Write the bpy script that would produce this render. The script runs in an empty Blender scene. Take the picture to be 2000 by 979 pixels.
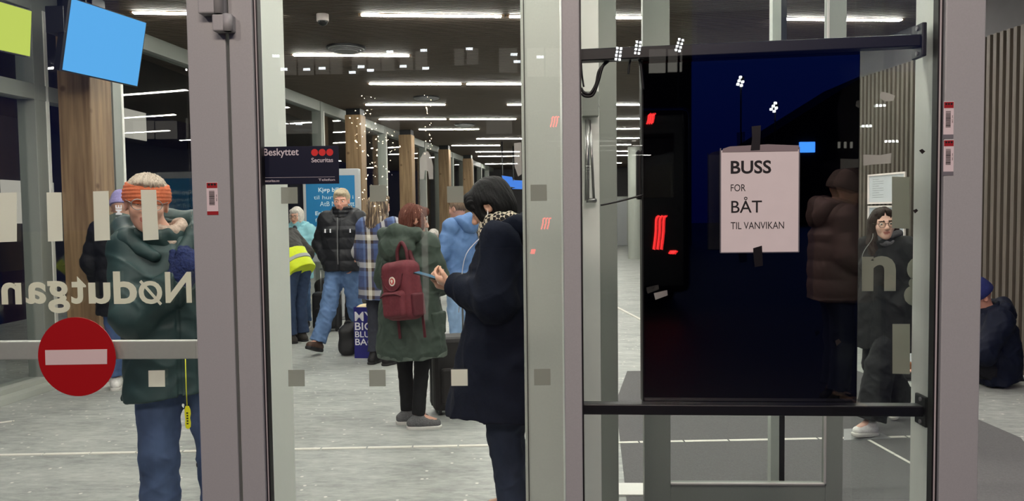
import bpy, bmesh, math, random
import numpy as np
from mathutils import Vector, Matrix, Euler
random.seed(7)
S = bpy.context.scene
COL = S.collection
PI = math.pi

# ------------------------------------------------------------------ camera
F = 1500.0
YAW = math.radians(2.48); ROLL = 0.0125; CZ = 1.55
PITCH = math.atan((489.5 - 415) / F)
cam = bpy.data.cameras.new('camera'); cam.sensor_width = 36.0; cam.lens = 36.0 * F / 2000.0
cam.clip_start = 0.05; cam.clip_end = 400
camo = bpy.data.objects.new('camera', cam); COL.objects.link(camo)
_f = Vector((-math.sin(YAW) * math.cos(PITCH), math.cos(YAW) * math.cos(PITCH), -math.sin(PITCH)))
_r = Vector((math.cos(YAW), math.sin(YAW), 0)); _u = _r.cross(_f)
_r2 = _r * math.cos(ROLL) - _u * math.sin(ROLL); _u2 = _r * math.sin(ROLL) + _u * math.cos(ROLL)
_m = Matrix((_r2, _u2, -_f)).transposed().to_4x4(); _m.translation = (0, 0, CZ)
camo.matrix_world = _m
S.camera = camo

def ray(px, py):
    return _f * F + _r2 * (px - 1000) + _u2 * (489.5 - py)
def atY(px, py, y):
    d = ray(px, py); t = y / d.y
    return Vector((d.x * t, y, CZ + d.z * t))
def atZ(px, py, z=0.0):
    d = ray(px, py); t = (z - CZ) / d.z
    return Vector((d.x * t, d.y * t, z))

# ------------------------------------------------------------------ world, exposure, outdoor lamp
S.view_settings.view_transform = 'Standard'; S.view_settings.look = 'None'
S.view_settings.exposure = 0.0; S.view_settings.gamma = 1.0; S.view_settings.use_curve_mapping = False
S.cycles.transparent_max_bounces = 24; S.cycles.max_bounces = 8
W = bpy.data.worlds.new('dusk_sky'); S.world = W; W.use_nodes = True
nt = W.node_tree; nt.nodes.clear()
wo = nt.nodes.new('ShaderNodeOutputWorld'); bg = nt.nodes.new('ShaderNodeBackground')
tc = nt.nodes.new('ShaderNodeTexCoord'); sp = nt.nodes.new('ShaderNodeSeparateXYZ'); rp = nt.nodes.new('ShaderNodeValToRGB')
nt.links.new(tc.outputs['Generated'], sp.inputs[0]); nt.links.new(sp.outputs['Z'], rp.inputs[0])
rp.color_ramp.elements[0].position = 0.0; rp.color_ramp.elements[0].color = (0.002, 0.004, 0.075, 1)
rp.color_ramp.elements[1].position = 0.30; rp.color_ramp.elements[1].color = (0.004, 0.018, 0.15, 1)
glow = nt.nodes.new('ShaderNodeMapRange')            # the last light is in the sky over the street, the far side is darker
glow.inputs['From Min'].default_value = -0.6; glow.inputs['From Max'].default_value = 0.3
glow.inputs['To Min'].default_value = 1.0; glow.inputs['To Max'].default_value = 0.10
nt.links.new(sp.outputs['Y'], glow.inputs['Value']); nt.links.new(glow.outputs[0], bg.inputs['Strength'])
nt.links.new(rp.outputs[0], bg.inputs['Color'])
nt.links.new(bg.outputs[0], wo.inputs['Surface'])
STRIP = 125.0          # strength of the hall's strip lamps

def area_lamp(name, loc, target, size, power, color):
    l = bpy.data.lights.new(name, 'AREA'); l.shape = 'RECTANGLE'; l.size, l.size_y = size
    l.energy = power; l.color = color
    o = bpy.data.objects.new(name, l); COL.objects.link(o); o.location = loc
    o.rotation_euler = (Vector(target) - Vector(loc)).to_track_quat('-Z', 'Y').to_euler()
    return o
area_lamp('canopy_lamp', (0.3, -2.4, 4.3), (0.2, 2.1, 1.7), (2.6, 0.5), 142, (1.0, 0.80, 0.72))
area_lamp('passer_by_fill_light', (-4.5, -5.5, 6.5), (1.5, -1.5, 1.0), (0.6, 0.6), 150, (1.0, 0.84, 0.74))  # unseen fill light, added to brighten the passer-by from left and behind

# ------------------------------------------------------------------ materials
def lin(r, g, b):
    f = lambda c: ((c / 255 + 0.055) / 1.055) ** 2.4 if c > 10 else c / 255 / 12.92
    return (f(r), f(g), f(b), 1)
def newmat(name):
    m = bpy.data.materials.new(name); m.use_nodes = True
    return m, m.node_tree, m.node_tree.nodes['Principled BSDF']
def mat(name, col, rough=0.6, metal=0.0, noise=0.0, scale=40.0, bump=0.0, spec=0.5, stretch=(1, 1, 1), sheen=0.0, emit=None):
    m, t, b = newmat(name)
    b.inputs['Roughness'].default_value = rough; b.inputs['Metallic'].default_value = metal
    b.inputs['Specular IOR Level'].default_value = spec
    b.inputs['Base Color'].default_value = col
    if sheen: b.inputs['Sheen Weight'].default_value = sheen
    if noise or bump:
        c = t.nodes.new('ShaderNodeTexCoord'); mp = t.nodes.new('ShaderNodeMapping'); n = t.nodes.new('ShaderNodeTexNoise')
        mp.inputs['Scale'].default_value = stretch; n.inputs['Scale'].default_value = scale; n.inputs['Detail'].default_value = 4
        t.links.new(c.outputs['Object'], mp.inputs[0]); t.links.new(mp.outputs[0], n.inputs['Vector'])
        if noise:
            r = t.nodes.new('ShaderNodeValToRGB'); r.color_ramp.elements[0].position = 0.3; r.color_ramp.elements[1].position = 0.7
            r.color_ramp.elements[0].color = tuple(c_ * (1 - noise) for c_ in col[:3]) + (1,)
            r.color_ramp.elements[1].color = tuple(min(1, c_ * (1 + noise)) for c_ in col[:3]) + (1,)
            t.links.new(n.outputs['Fac'], r.inputs[0]); t.links.new(r.outputs[0], b.inputs['Base Color'])
        if bump:
            bp = t.nodes.new('ShaderNodeBump'); bp.inputs['Strength'].default_value = bump; bp.inputs['Distance'].default_value = 0.01
            t.links.new(n.outputs['Fac'], bp.inputs['Height']); t.links.new(bp.outputs[0], b.inputs['Normal'])
    if emit:
        b.inputs['Emission Color'].default_value = emit[0]; b.inputs['Emission Strength'].default_value = emit[1]
    return m
def emis(name, col, st):
    m = bpy.data.materials.new(name); m.use_nodes = True; t = m.node_tree; t.nodes.clear()
    o = t.nodes.new('ShaderNodeOutputMaterial'); e = t.nodes.new('ShaderNodeEmission')
    e.inputs[0].default_value = col; e.inputs[1].default_value = st; t.links.new(e.outputs[0], o.inputs[0])
    return m
def glass(name, tint=(0.97, 0.985, 0.975, 1), f0=0.04):
    m = bpy.data.materials.new(name); m.use_nodes = True; t = m.node_tree; t.nodes.clear()
    N = t.nodes.new; L = t.links.new
    o = N('ShaderNodeOutputMaterial'); tr = N('ShaderNodeBsdfTransparent'); tr.inputs[0].default_value = tint
    gl = N('ShaderNodeBsdfGlossy'); gl.inputs['Roughness'].default_value = 0.0
    gl.inputs['Color'].default_value = (1, 1, 1, 1)
    ge = N('ShaderNodeNewGeometry'); dt = N('ShaderNodeVectorMath'); dt.operation = 'DOT_PRODUCT'
    L(ge.outputs['Incoming'], dt.inputs[0]); L(ge.outputs['Normal'], dt.inputs[1])
    ab = N('ShaderNodeMath'); ab.operation = 'ABSOLUTE'; L(dt.outputs['Value'], ab.inputs[0])
    su = N('ShaderNodeMath'); su.operation = 'SUBTRACT'; su.inputs[0].default_value = 1; L(ab.outputs[0], su.inputs[1])
    pw = N('ShaderNodeMath'); pw.operation = 'POWER'; pw.inputs[1].default_value = 5; L(su.outputs[0], pw.inputs[0])
    ma = N('ShaderNodeMath'); ma.operation = 'MULTIPLY_ADD'; ma.inputs[1].default_value = 1 - f0; ma.inputs[2].default_value = f0
    L(pw.outputs[0], ma.inputs[0])
    mx = N('ShaderNodeMixShader'); L(ma.outputs[0], mx.inputs[0]); L(tr.outputs[0], mx.inputs[1]); L(gl.outputs[0], mx.inputs[2])
    L(mx.outputs[0], o.inputs[0])
    return m
def film(name, col, opac=0.85):
    m = bpy.data.materials.new(name); m.use_nodes = True; t = m.node_tree; t.nodes.clear()
    N = t.nodes.new; L = t.links.new
    o = N('ShaderNodeOutputMaterial'); tr = N('ShaderNodeBsdfTransparent'); d = N('ShaderNodeBsdfDiffuse'); tl = N('ShaderNodeBsdfTranslucent')
    d.inputs[0].default_value = col; tl.inputs[0].default_value = col
    a = N('ShaderNodeMixShader'); a.inputs[0].default_value = 0.6; L(d.outputs[0], a.inputs[1]); L(tl.outputs[0], a.inputs[2])
    b = N('ShaderNodeMixShader'); b.inputs[0].default_value = opac; L(tr.outputs[0], b.inputs[1]); L(a.outputs[0], b.inputs[2])
    L(b.outputs[0], o.inputs[0])
    return m

M = {}
M['alu'] = mat('powder_coated_aluminium', lin(176, 180, 176), 0.45, 0.0, 0.03, 260, 0.02)
M['alu_in'] = mat('pale_grey_frame', lin(172, 176, 168), 0.5, 0.0, 0.03, 120)
M['alu_lit'] = mat('lit_inner_profile', lin(222, 226, 218), 0.5, 0.0, 0.02, 120)  # same frame paint, lightened to carry the indoor light
M['alu_dark'] = mat('mid_grey_frame', lin(132, 136, 130), 0.5, 0.0, 0.03, 120)
M['white_panel'] = mat('white_panel', lin(225, 226, 220), 0.5, 0.0, 0.02, 30)
M['gasket'] = mat('black_rubber', lin(14, 14, 16), 0.5)
M['bead'] = mat('pale_seal', lin(190, 185, 182), 0.5)
M['black_metal'] = mat('black_metal', lin(20, 21, 25), 0.42, 0.0, 0.1, 60)
M['steel'] = mat('brushed_steel', lin(160, 160, 158), 0.3, 0.9)
M['glass'] = glass('clear_glass')
M['glass_in'] = glass('coated_inner_glass', (0.98, 0.99, 0.985, 1), 0.010)
M['screen_glass'] = mat('switched_off_screen', (0.0004, 0.0004, 0.0012, 1), 0.0, spec=0.9)
M['screen_glass'].node_tree.nodes['Principled BSDF'].inputs['IOR'].default_value = 1.9
M['film'] = film('frosted_film', lin(232, 232, 220), 0.82)
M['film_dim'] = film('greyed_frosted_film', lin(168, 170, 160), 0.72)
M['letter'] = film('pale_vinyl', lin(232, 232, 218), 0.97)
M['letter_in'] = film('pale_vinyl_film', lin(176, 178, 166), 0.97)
M['residue'] = film('adhesive_residue', lin(225, 222, 215), 0.32)
M['red'] = mat('red_vinyl', lin(182, 12, 18), 0.45)
M['cream'] = mat('pale_pink_vinyl', lin(238, 220, 212), 0.5)
M['paper'] = mat('white_paper', lin(238, 232, 226), 0.75, 0, 0.02, 20)
M['sleeve'] = mat('cloudy_plastic_sleeve', lin(150, 140, 138), 0.25)
M['ink'] = mat('black_ink', lin(12, 12, 14), 0.6)
M['tape'] = mat('black_tape', lin(10, 10, 12), 0.4)
M['navy_sign'] = mat('navy_plate', lin(10, 18, 44), 0.35)
M['sign_red'] = mat('sign_red', lin(228, 40, 36), 0.5)
M['sign_white'] = mat('sign_white', lin(225, 220, 220), 0.5)
M['label_white'] = mat('label_white', lin(236, 224, 220), 0.5)
M['label_red'] = mat('label_red', lin(165, 20, 28), 0.5)
M['lamp'] = emis('strip_lamp_light', (1.0, 0.97, 0.89, 1), STRIP)
M['lamp_frame'] = mat('lamp_profile', lin(150, 120, 92), 0.5)
M['slat_dark'] = mat('brown_ceiling_slat', lin(92, 80, 70), 0.7, 0, 0.15, 6, 0, stretch=(1, 12, 1))
M['ceil_back'] = mat('dark_ceiling_void', lin(40, 36, 34), 0.9)
M['wall_dark'] = mat('charcoal_wall', lin(74, 72, 74), 0.8, 0, 0.05, 8)
M['slat_wood'] = mat('greyed_oak_slat', lin(88, 80, 72), 0.65, 0, 0.18, 5, 0.1, stretch=(8, 8, 0.6))
M['carpet'] = mat('dark_grey_carpet', lin(96, 95, 96), 0.95, 0, 0.12, 90, 0.3)
M['stripe'] = mat('white_floor_strip', lin(226, 224, 214), 0.6, 0, 0.05, 30)
M['hatch'] = mat('pale_metal_hatch', lin(150, 152, 152), 0.5, 0, 0.08, 30)
M['asphalt'] = mat('wet_asphalt', lin(28, 27, 28), 0.55, 0, 0.3, 40, 0.3)
M['blue_screen'] = emis('blue_screen_light', lin(98, 180, 247), 1.0)
M['blue_screen2'] = emis('deep_blue_screen_light', lin(82, 140, 240), 1.0)
M['lime_screen'] = emis('lime_screen_light', lin(206, 222, 100), 0.95)
M['black_plastic'] = mat('black_plastic', lin(18, 18, 21), 0.4)
M['grey_plastic'] = mat('grey_plastic', lin(120, 120, 122), 0.5)
M['kiosk'] = mat('kiosk_grey', lin(176, 178, 180), 0.5)
M['poster'] = mat('blue_poster', lin(20, 116, 168), 0.5, 0, 0.04, 3)
M['poster_text'] = mat('poster_white', lin(210, 228, 236), 0.6)
M['bag_blue'] = mat('glossy_blue_bag', lin(22, 20, 112), 0.3, 0, 0.08, 14, 0.1)
M['bag_text'] = mat('bag_white_print', lin(232, 230, 236), 0.5)
M['tissue'] = mat('crumpled_paper', lin(236, 218, 180), 0.8, 0, 0.05, 40, 0.4)
M['black_nylon'] = mat('black_nylon', lin(20, 20, 23), 0.6, 0, 0.2, 120, 0.2)
M['luggage'] = mat('dark_suitcase_fabric', lin(34, 31, 31), 0.65, 0, 0.15, 200, 0.2)
M['dark_building'] = mat('dark_facade', lin(30, 28, 30), 0.85)
M['hill'] = mat('dark_roof', lin(8, 9, 14), 0.9)
M['lit_room'] = emis('lit_room_window', (0.80, 0.74, 0.66, 1), 0.55)
M['room_lamp'] = emis('room_lamp', (0.9, 0.95, 1, 1), 14)
M['flood'] = emis('led_module', (0.95, 0.97, 1, 1), 22)
M['blue_window'] = emis('blue_lit_window', (0.05, 0.25, 1.0, 1), 6)
M['tail'] = emis('tail_lamp_red', (1.0, 0.03, 0.03, 1), 9)
M['bulb'] = emis('warm_fairy_bulb', (1.0, 0.78, 0.55, 1), 60)
M['bark'] = mat('bark', lin(30, 26, 24), 0.9)
M['exit_green'] = emis('exit_sign_green', lin(70, 190, 130), 0.9)
M['orange_cloth'] = mat('orange_cloth', lin(196, 118, 70), 0.8, 0, 0.2, 30, 0.3)
M['grey_cloth'] = mat('pale_blanket', lin(176, 178, 184), 0.85, 0, 0.12, 20, 0.3)
M['phone_glow'] = emis('phone_screen_light', lin(130, 176, 205), 0.5)
M['gold'] = mat('badge_white', lin(236, 222, 208), 0.5)

def wood_mat():
    m, t, b = newmat('glulam_pine'); N = t.nodes.new; L = t.links.new
    c = N('ShaderNodeTexCoord'); mp = N('ShaderNodeMapping'); mp.inputs['Scale'].default_value = (9, 9, 0.5)
    n = N('ShaderNodeTexNoise'); n.inputs['Scale'].default_value = 3; n.inputs['Detail'].default_value = 6
    r = N('ShaderNodeValToRGB'); r.color_ramp.elements[0].color = lin(112, 88, 62); r.color_ramp.elements[1].color = lin(150, 124, 92)
    r.color_ramp.elements[0].position = 0.3; r.color_ramp.elements[1].position = 0.7
    L(c.outputs['Object'], mp.inputs[0]); L(mp.outputs[0], n.inputs['Vector']); L(n.outputs['Fac'], r.inputs[0])
    v = N('ShaderNodeTexVoronoi'); v.inputs['Scale'].default_value = 3.2; L(c.outputs['Object'], v.inputs['Vector'])
    k = N('ShaderNodeValToRGB'); k.color_ramp.elements[0].color = (0.35, 0.28, 0.2, 1); k.color_ramp.elements[1].color = (1, 1, 1, 1)
    k.color_ramp.elements[0].position = 0.05; k.color_ramp.elements[1].position = 0.12
    L(v.outputs['Distance'], k.inputs[0])
    mx = N('ShaderNodeMix'); mx.data_type = 'RGBA'; mx.blend_type = 'MULTIPLY'; mx.inputs[0].default_value = 0.8
    L(r.outputs[0], mx.inputs[6]); L(k.outputs[0], mx.inputs[7]); L(mx.outputs[2], b.inputs['Base Color'])
    b.inputs['Roughness'].default_value = 0.6
    return m
M['glulam'] = wood_mat()

def floor_mat():
    m, t, b = newmat('polished_concrete'); N = t.nodes.new; L = t.links.new
    c = N('ShaderNodeTexCoord'); n = N('ShaderNodeTexNoise'); n.inputs['Scale'].default_value = 1.6; n.inputs['Detail'].default_value = 8; n.inputs['Roughness'].default_value = 0.7
    mp = N('ShaderNodeMapping'); mp.inputs['Scale'].default_value = (0.7, 1.6, 1); L(c.outputs['Object'], mp.inputs[0]); L(mp.outputs[0], n.inputs['Vector'])
    r = N('ShaderNodeValToRGB'); r.color_ramp.elements[0].position = 0.32; r.color_ramp.elements[1].position = 0.68
    r.color_ramp.elements[0].color = lin(130, 133, 131); r.color_ramp.elements[1].color = lin(184, 187, 182)
    n2 = N('ShaderNodeTexNoise'); n2.inputs['Scale'].default_value = 9; n2.inputs['Detail'].default_value = 10; n2.inputs['Roughness'].default_value = 0.75
    mp2 = N('ShaderNodeMapping'); mp2.inputs['Scale'].default_value = (0.8, 2.2, 1); L(c.outputs['Object'], mp2.inputs[0]); L(mp2.outputs[0], n2.inputs['Vector'])
    av = N('ShaderNodeMath'); av.operation = 'MULTIPLY_ADD'; av.inputs[1].default_value = 0.9; L(n2.outputs['Fac'], av.inputs[0])
    hf = N('ShaderNodeMath'); hf.operation = 'MULTIPLY_ADD'; hf.inputs[1].default_value = 0.75; hf.inputs[2].default_value = -0.325; L(n.outputs['Fac'], hf.inputs[0]); L(hf.outputs[0], av.inputs[2]); L(av.outputs[0], r.inputs[0])
    v = N('ShaderNodeTexVoronoi'); v.inputs['Scale'].default_value = 11; L(c.outputs['Object'], v.inputs['Vector'])
    k = N('ShaderNodeValToRGB'); k.color_ramp.elements[0].color = (1, 1, 1, 1); k.color_ramp.elements[1].color = (0, 0, 0, 1)
    k.color_ramp.elements[0].position = 0.09; k.color_ramp.elements[1].position = 0.13; L(v.outputs['Distance'], k.inputs[0])
    mx = N('ShaderNodeMix'); mx.data_type = 'RGBA'; L(k.outputs[0], mx.inputs[0]); L(r.outputs[0], mx.inputs[6]); mx.inputs[7].default_value = lin(222, 220, 212)
    L(mx.outputs[2], b.inputs['Base Color']); b.inputs['Roughness'].default_value = 0.5
    return m
M['floor'] = floor_mat()

def fab(name, rgb, rough=0.8, noise=0.12, scale=60, bump=0.15, spec=0.3, sheen=0.0):
    return mat(name, lin(*rgb), rough, 0, noise, scale, bump, spec, sheen=sheen)
def hairm(name, rgb, noise=0.3):
    return mat(name, lin(*rgb), 0.6, 0, noise, 30, 0.4, 0.22, stretch=(9, 9, 1))
def skinm(name, rgb):
    m, t, b = newmat(name); b.inputs['Base Color'].default_value = lin(*rgb); b.inputs['Roughness'].default_value = 0.5
    b.inputs['Subsurface Weight'].default_value = 0.08; b.inputs['Subsurface Radius'].default_value = (0.01, 0.004, 0.002)
    return m
def jean(name, rgb):
    return mat(name, lin(*rgb), 0.85, 0, 0.28, 9, 0.1, 0.2, stretch=(1, 1, 0.6))
M['eye_white'] = mat('eye_white', lin(225, 220, 215), 0.3); M['iris'] = mat('iris', lin(50, 38, 30), 0.3)
M['lens'] = glass('spectacle_lens'); M['rim'] = mat('spectacle_rim', lin(60, 44, 34), 0.35)

# ------------------------------------------------------------------ object helpers
def link(o, parent=None):
    COL.objects.link(o)
    if parent is not None: o.parent = parent
    return o
def tag(o, label=None, cat=None, group=None, kind=None):
    if label: o['label'] = label
    if cat: o['category'] = cat
    if group: o['group'] = group
    if kind: o['kind'] = kind
    return o
def thing(name, label, cat, loc=(0, 0, 0), rz=0.0, group=None):
    o = bpy.data.objects.new(name, None); o.empty_display_size = 0.1
    COL.objects.link(o); o.location = loc; o.rotation_euler = (0, 0, rz)
    return tag(o, label, cat, group)
def obj(name, bm, m, parent=None, smooth=False):
    me = bpy.data.meshes.new(name)
    bmesh.ops.recalc_face_normals(bm, faces=bm.faces); bm.to_mesh(me); bm.free()
    for mm in (m if isinstance(m, (list, tuple)) else [m]): me.materials.append(mm)
    if smooth:
        me.polygons.foreach_set('use_smooth', [True] * len(me.polygons))
    return link(bpy.data.objects.new(name, me), parent)
def struct(name, bm, m, parent=None):
    o = obj(name, bm, m, parent)
    if parent is None: o['kind'] = 'structure'
    return o
def box(bm, lo, hi, bev=0.0, mx=None, mi=0):
    lo, hi = Vector(lo), Vector(hi); c = (lo + hi) / 2; s = hi - lo
    r = bmesh.ops.create_cube(bm, size=1.0)
    vs = r['verts']
    for v in vs: v.co = Vector((v.co.x * s.x, v.co.y * s.y, v.co.z * s.z)) + c
    if bev:
        es = list({e for v in vs for e in v.link_edges})
        rr = bmesh.ops.bevel(bm, geom=es, offset=bev, segments=2, affect='EDGES', profile=0.5)
        vs = list({v for f in rr['faces'] for v in f.verts} | {v for v in vs if v.is_valid})
    if mi:
        for f in {f for v in vs for f in v.link_faces}: f.material_index = mi
    if mx is not None:
        for v in vs: v.co = mx @ v.co
    return bm
def NB(): return bmesh.new()
def boxes(*bs, bev=0.0):
    bm = NB()
    for b in bs: box(bm, b[0], b[1], bev)
    return bm
def tube(bm, pts, r, n=10, caps=True, mi=0):
    pts = [Vector(p) for p in pts]; rs = r if isinstance(r, (list, tuple)) else [r] * len(pts)
    rings = []; ref = None
    for i, p in enumerate(pts):
        a = pts[max(i - 1, 0)]; b = pts[min(i + 1, len(pts) - 1)]; d = (b - a).normalized()
        if ref is None: ref = d.orthogonal().normalized()
        ref = (ref - d * ref.dot(d)).normalized(); w = d.cross(ref)
        rings.append([bm.verts.new(p + (ref * math.cos(2 * PI * k / n) + w * math.sin(2 * PI * k / n)) * rs[i]) for k in range(n)])
    fs = []
    for a, b in zip(rings, rings[1:]):
        for k in range(n): fs.append(bm.faces.new((a[k], a[(k + 1) % n], b[(k + 1) % n], b[k])))
    if caps: fs.append(bm.faces.new(rings[0][::-1])); fs.append(bm.faces.new(rings[-1]))
    for f in fs: f.smooth = True; f.material_index = mi
    return bm
def spline(pts, n=8):
    P = [Vector(p) for p in pts]; out = []
    for i in range(len(P) - 1):
        p0, p1, p2, p3 = P[max(i - 1, 0)], P[i], P[i + 1], P[min(i + 2, len(P) - 1)]
        for k in range(n):
            t = k / n
            out.append(0.5 * ((2 * p1) + (p2 - p0) * t + (2 * p0 - 5 * p1 + 4 * p2 - p3) * t * t + (3 * p1 - p0 - 3 * p2 + p3) * t ** 3))
    out.append(P[-1]); return out
def prism(bm, pts, d, mi=0):
    """closed outline (list of 3D points) pushed along vector d"""
    d = Vector(d); a = [bm.verts.new(Vector(p)) for p in pts]; b = [bm.verts.new(Vector(p) + d) for p in pts]
    n = len(pts); fs = [bm.faces.new(a[::-1]), bm.faces.new(b)]
    for i in range(n): fs.append(bm.faces.new((a[i], a[(i + 1) % n], b[(i + 1) % n], b[i])))
    for f in fs: f.material_index = mi
    return bm
def disc(bm, c, r, axis, depth, n=48, mi=0):
    ax = Vector(axis).normalized(); u = ax.orthogonal().normalized(); w = ax.cross(u)
    return prism(bm, [Vector(c) + (u * math.cos(2 * PI * k / n) + w * math.sin(2 * PI * k / n)) * r for k in range(n)], ax * depth, mi)
def text_bm(s, w=None, h=None, bold=0.0, depth=0.001, mirror=False, fit_h=None):
    """lettering in the XZ plane, facing -Y, lower left corner of its box at the origin"""
    cu = bpy.data.curves.new('t', 'FONT'); cu.body = s; cu.size = 1.0; cu.offset = .006 if s == 'ø' else bold; cu.extrude = 0.0; cu.resolution_u = 4
    o = bpy.data.objects.new('t', cu); COL.objects.link(o)
    dg = bpy.context.evaluated_depsgraph_get(); dg.update()
    me = bpy.data.meshes.new_from_object(o.evaluated_get(dg))
    bpy.data.objects.remove(o); bpy.data.curves.remove(cu)
    bm = NB(); bm.from_mesh(me); bpy.data.meshes.remove(me)
    xs = [v.co.x for v in bm.verts]; ys = [v.co.y for v in bm.verts]
    x0, x1, y0, y1 = min(xs), max(xs), min(ys), max(ys)
    sx = (w / (x1 - x0)) if w else None; sy = (h / (y1 - y0)) if h else None
    sx = sx or sy; sy = sy or sx
    for v in bm.verts:
        x = (v.co.x - x0) * sx; z = (v.co.y - y0) * sy
        if mirror: x = (x1 - x0) * sx - x
        v.co = Vector((x, 0, z))
    for f in bm.faces: f.smooth = False
    bmesh.ops.triangulate(bm, faces=bm.faces)
    r = bmesh.ops.extrude_face_region(bm, geom=list(bm.faces))
    for v in [g for g in r['geom'] if isinstance(g, bmesh.types.BMVert)]: v.co.y -= depth
    return bm
def move(bm, mx):
    bmesh.ops.transform(bm, matrix=mx, verts=bm.verts); return bm
def T(*p): return Matrix.Translation(Vector(p))
def RZ(a): return Matrix.Rotation(a, 4, 'Z')
def text(name, s, m, parent, at, w=None, h=None, bold=0.0, mirror=False, depth=0.001, mx=None):
    bm = text_bm(s, w, h, bold, depth, mirror); move(bm, T(*at))
    if mx is not None: move(bm, mx)
    return obj(name, bm, m, parent)

# ------------------------------------------------------------------ the setting
HX = lambda y: -4.62 + 0.078 * (y - 6.5)           # left glass wall line
CEIL = 3.6
struct('floor', boxes(((-8, 2.12, -0.2), (9, 37, 0.0))), M['floor'])
bm = NB(); prism(bm, [(0.30, 2.2, 0), (2.05, 2.2, 0), (3.16, 5.2, 0), (3.10, 6.2, 0), (2.95, 7.4, 0), (0.78, 7.4, 0), (0.56, 6.2, 0)], (0, 0, 0.004))
struct('trim_20', bm, M['carpet'])
# slatted ceiling
bm = boxes(((-8, 2.12, CEIL + 0.035), (9, 37, CEIL + 0.15)))
struct('ceiling', bm, M['ceil_back'])
bm = NB(); y = 2.35
while y < 36.5:
    box(bm, (-5.2, y, CEIL), (6.0, y + 0.036, CEIL + 0.032)); y += 0.055
struct('trim_21', bm, M['slat_dark'])
# outdoor ground
struct('trim_22', boxes(((-60, -90, -0.22), (60, 2.1, -0.02))), M['asphalt'])
# left glass wall: posts, rails, panes
for i, yy in enumerate([2.4, 4.6, 6.82, 7.93, 9.9, 11.9, 13.85, 15.9, 17.9, 19.9, 21.9, 23.9, 25.9, 27.9, 29.9, 31.9, 33.9]):
    x = HX(yy) - 0.06
    bm = NB(); box(bm, (x - 0.08, yy - 0.05, 0.0), (x + 0.09, yy + 0.11, CEIL), 0.004)
    struct('trim_%d' % (30 + i), bm, M['alu_dark'])
    bm = NB(); box(bm, (x + 0.08, yy + 0.095, 0.0), (x + 0.10, yy + 0.135, CEIL - 0.16), 0.002)
    struct('trim_%d' % (60 + i), bm, M['white_panel'])
A0, A1 = Vector((HX(2.3) - 0.06, 2.3, 0)), Vector((HX(35.5) - 0.06, 35.5, 0))
dv = (A1 - A0).normalized(); ang = math.atan2(-dv.x, dv.y)
def lwall(z0, z1, xo0, xo1, y0=0.0, y1=None):
    L = (A1 - A0).length; bm = NB(); box(bm, (xo0, y0, z0), (xo1, L if y1 is None else y1, z1), 0.003)
    return move(bm, T(*A0) @ RZ(ang))
struct('wall_left', lwall(0.0, 0.10, -0.10, 0.10), M['alu_in'])
struct('trim_1', lwall(CEIL - 0.18, CEIL, -0.08, 0.08), M['alu_dark'])
struct('trim_2', lwall(2.62, 2.76, -0.07, 0.09, 0.0, 5.0), M['alu_dark'])
struct('window_3', lwall(0.10, CEIL - 0.18, -0.008, 0.004), M['glass'])
struct('baseboard_left', lwall(0.0, 0.055, 0.10, 0.22, 1.5, 4.7), M['alu_in'])
# far end and right hand walls
struct('wall_back', boxes(((-6, 36.6, 0), (6.5, 36.8, CEIL))), M['wall_dark'])
struct('wall_right', boxes(((4.25, 12.2, 0), (4.45, 36.6, CEIL))), M['wall_dark'])
# slat clad wall
SA = Vector((4.31, 7.76, 0)); sd = Vector((-0.127, 1, 0)).normalized(); sang = math.atan2(-sd.x, sd.y)
bm = NB(); box(bm, (0.03, -1.4, 0), (0.2, 4.6, CEIL)); move(bm, T(*SA) @ RZ(sang)); struct('wall_slats', bm, M['wall_dark'])
bm = NB(); k = -0.7
while k < 4.5:
    box(bm, (-0.022, k, 0.0), (0.03, k + 0.046, 3.2), 0.003); k += 0.088
move(bm, T(*SA) @ RZ(sang)); struct('trim_3', bm, M['slat_wood'])
bm = NB(); box(bm, (-0.03, -0.79, 0.0), (0.05, -0.74, 3.2), 0.002); move(bm, T(*SA) @ RZ(sang)); struct('trim_4', bm, M['alu_in'])

# glass front: mullions, seals, panes
def mull(n, x0, x1, y0=2.06, y1=2.3, m='alu', z0=0.0, z1=CEIL):
    if m == 'alu' and y0 < 2.1 and z0 < 1:      # inner half gets the paler copy, indoor light put into its colour
        struct('trim_%d' % (n + 200), boxes(((x0, 2.112, z0), (x1, y1, z1)), bev=0.003), M['alu_lit']); y1 = 2.112
    return struct('trim_%d' % n, boxes(((x0, y0, z0), (x1, y1, z1)), bev=0.003), M[m])
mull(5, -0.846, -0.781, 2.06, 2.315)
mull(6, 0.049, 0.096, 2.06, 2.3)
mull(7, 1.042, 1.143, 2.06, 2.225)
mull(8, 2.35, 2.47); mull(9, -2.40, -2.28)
for n, (x, m) in enumerate([(-0.7805, 'gasket'), (-0.7765, 'bead'), (-0.7725, 'gasket'), (1.0395, 'gasket'), (1.0350, 'bead'), (1.0305, 'gasket'), (0.0985, 'gasket')]):
    struct('trim_%d' % (90 + n), boxes(((x - 0.0022, 2.072, 0), (x + 0.0022, 2.098, CEIL))), M[m])
mull(10, -0.846, 2.4, 2.06, 2.3, 'alu', 3.0, 3.15)
struct('window_1', boxes(((-0.79, 2.10, 0.05), (0.05, 2.108, 3.0))), M['glass'])
struct('window_2', boxes(((0.098, 2.10, 0.05), (1.062, 2.108, 3.0))), M['glass'])
struct('window_4', boxes(((-2.28, 2.10, 3.15), (2.4, 2.108, CEIL))), M['glass'])
struct('trim_11', boxes(((-2.4, 2.05, -0.02), (2.5, 2.32, 0.012)), ((1.165, 2.2, 0.0), (2.35, 2.32, 0.02))), M['steel'])
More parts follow.
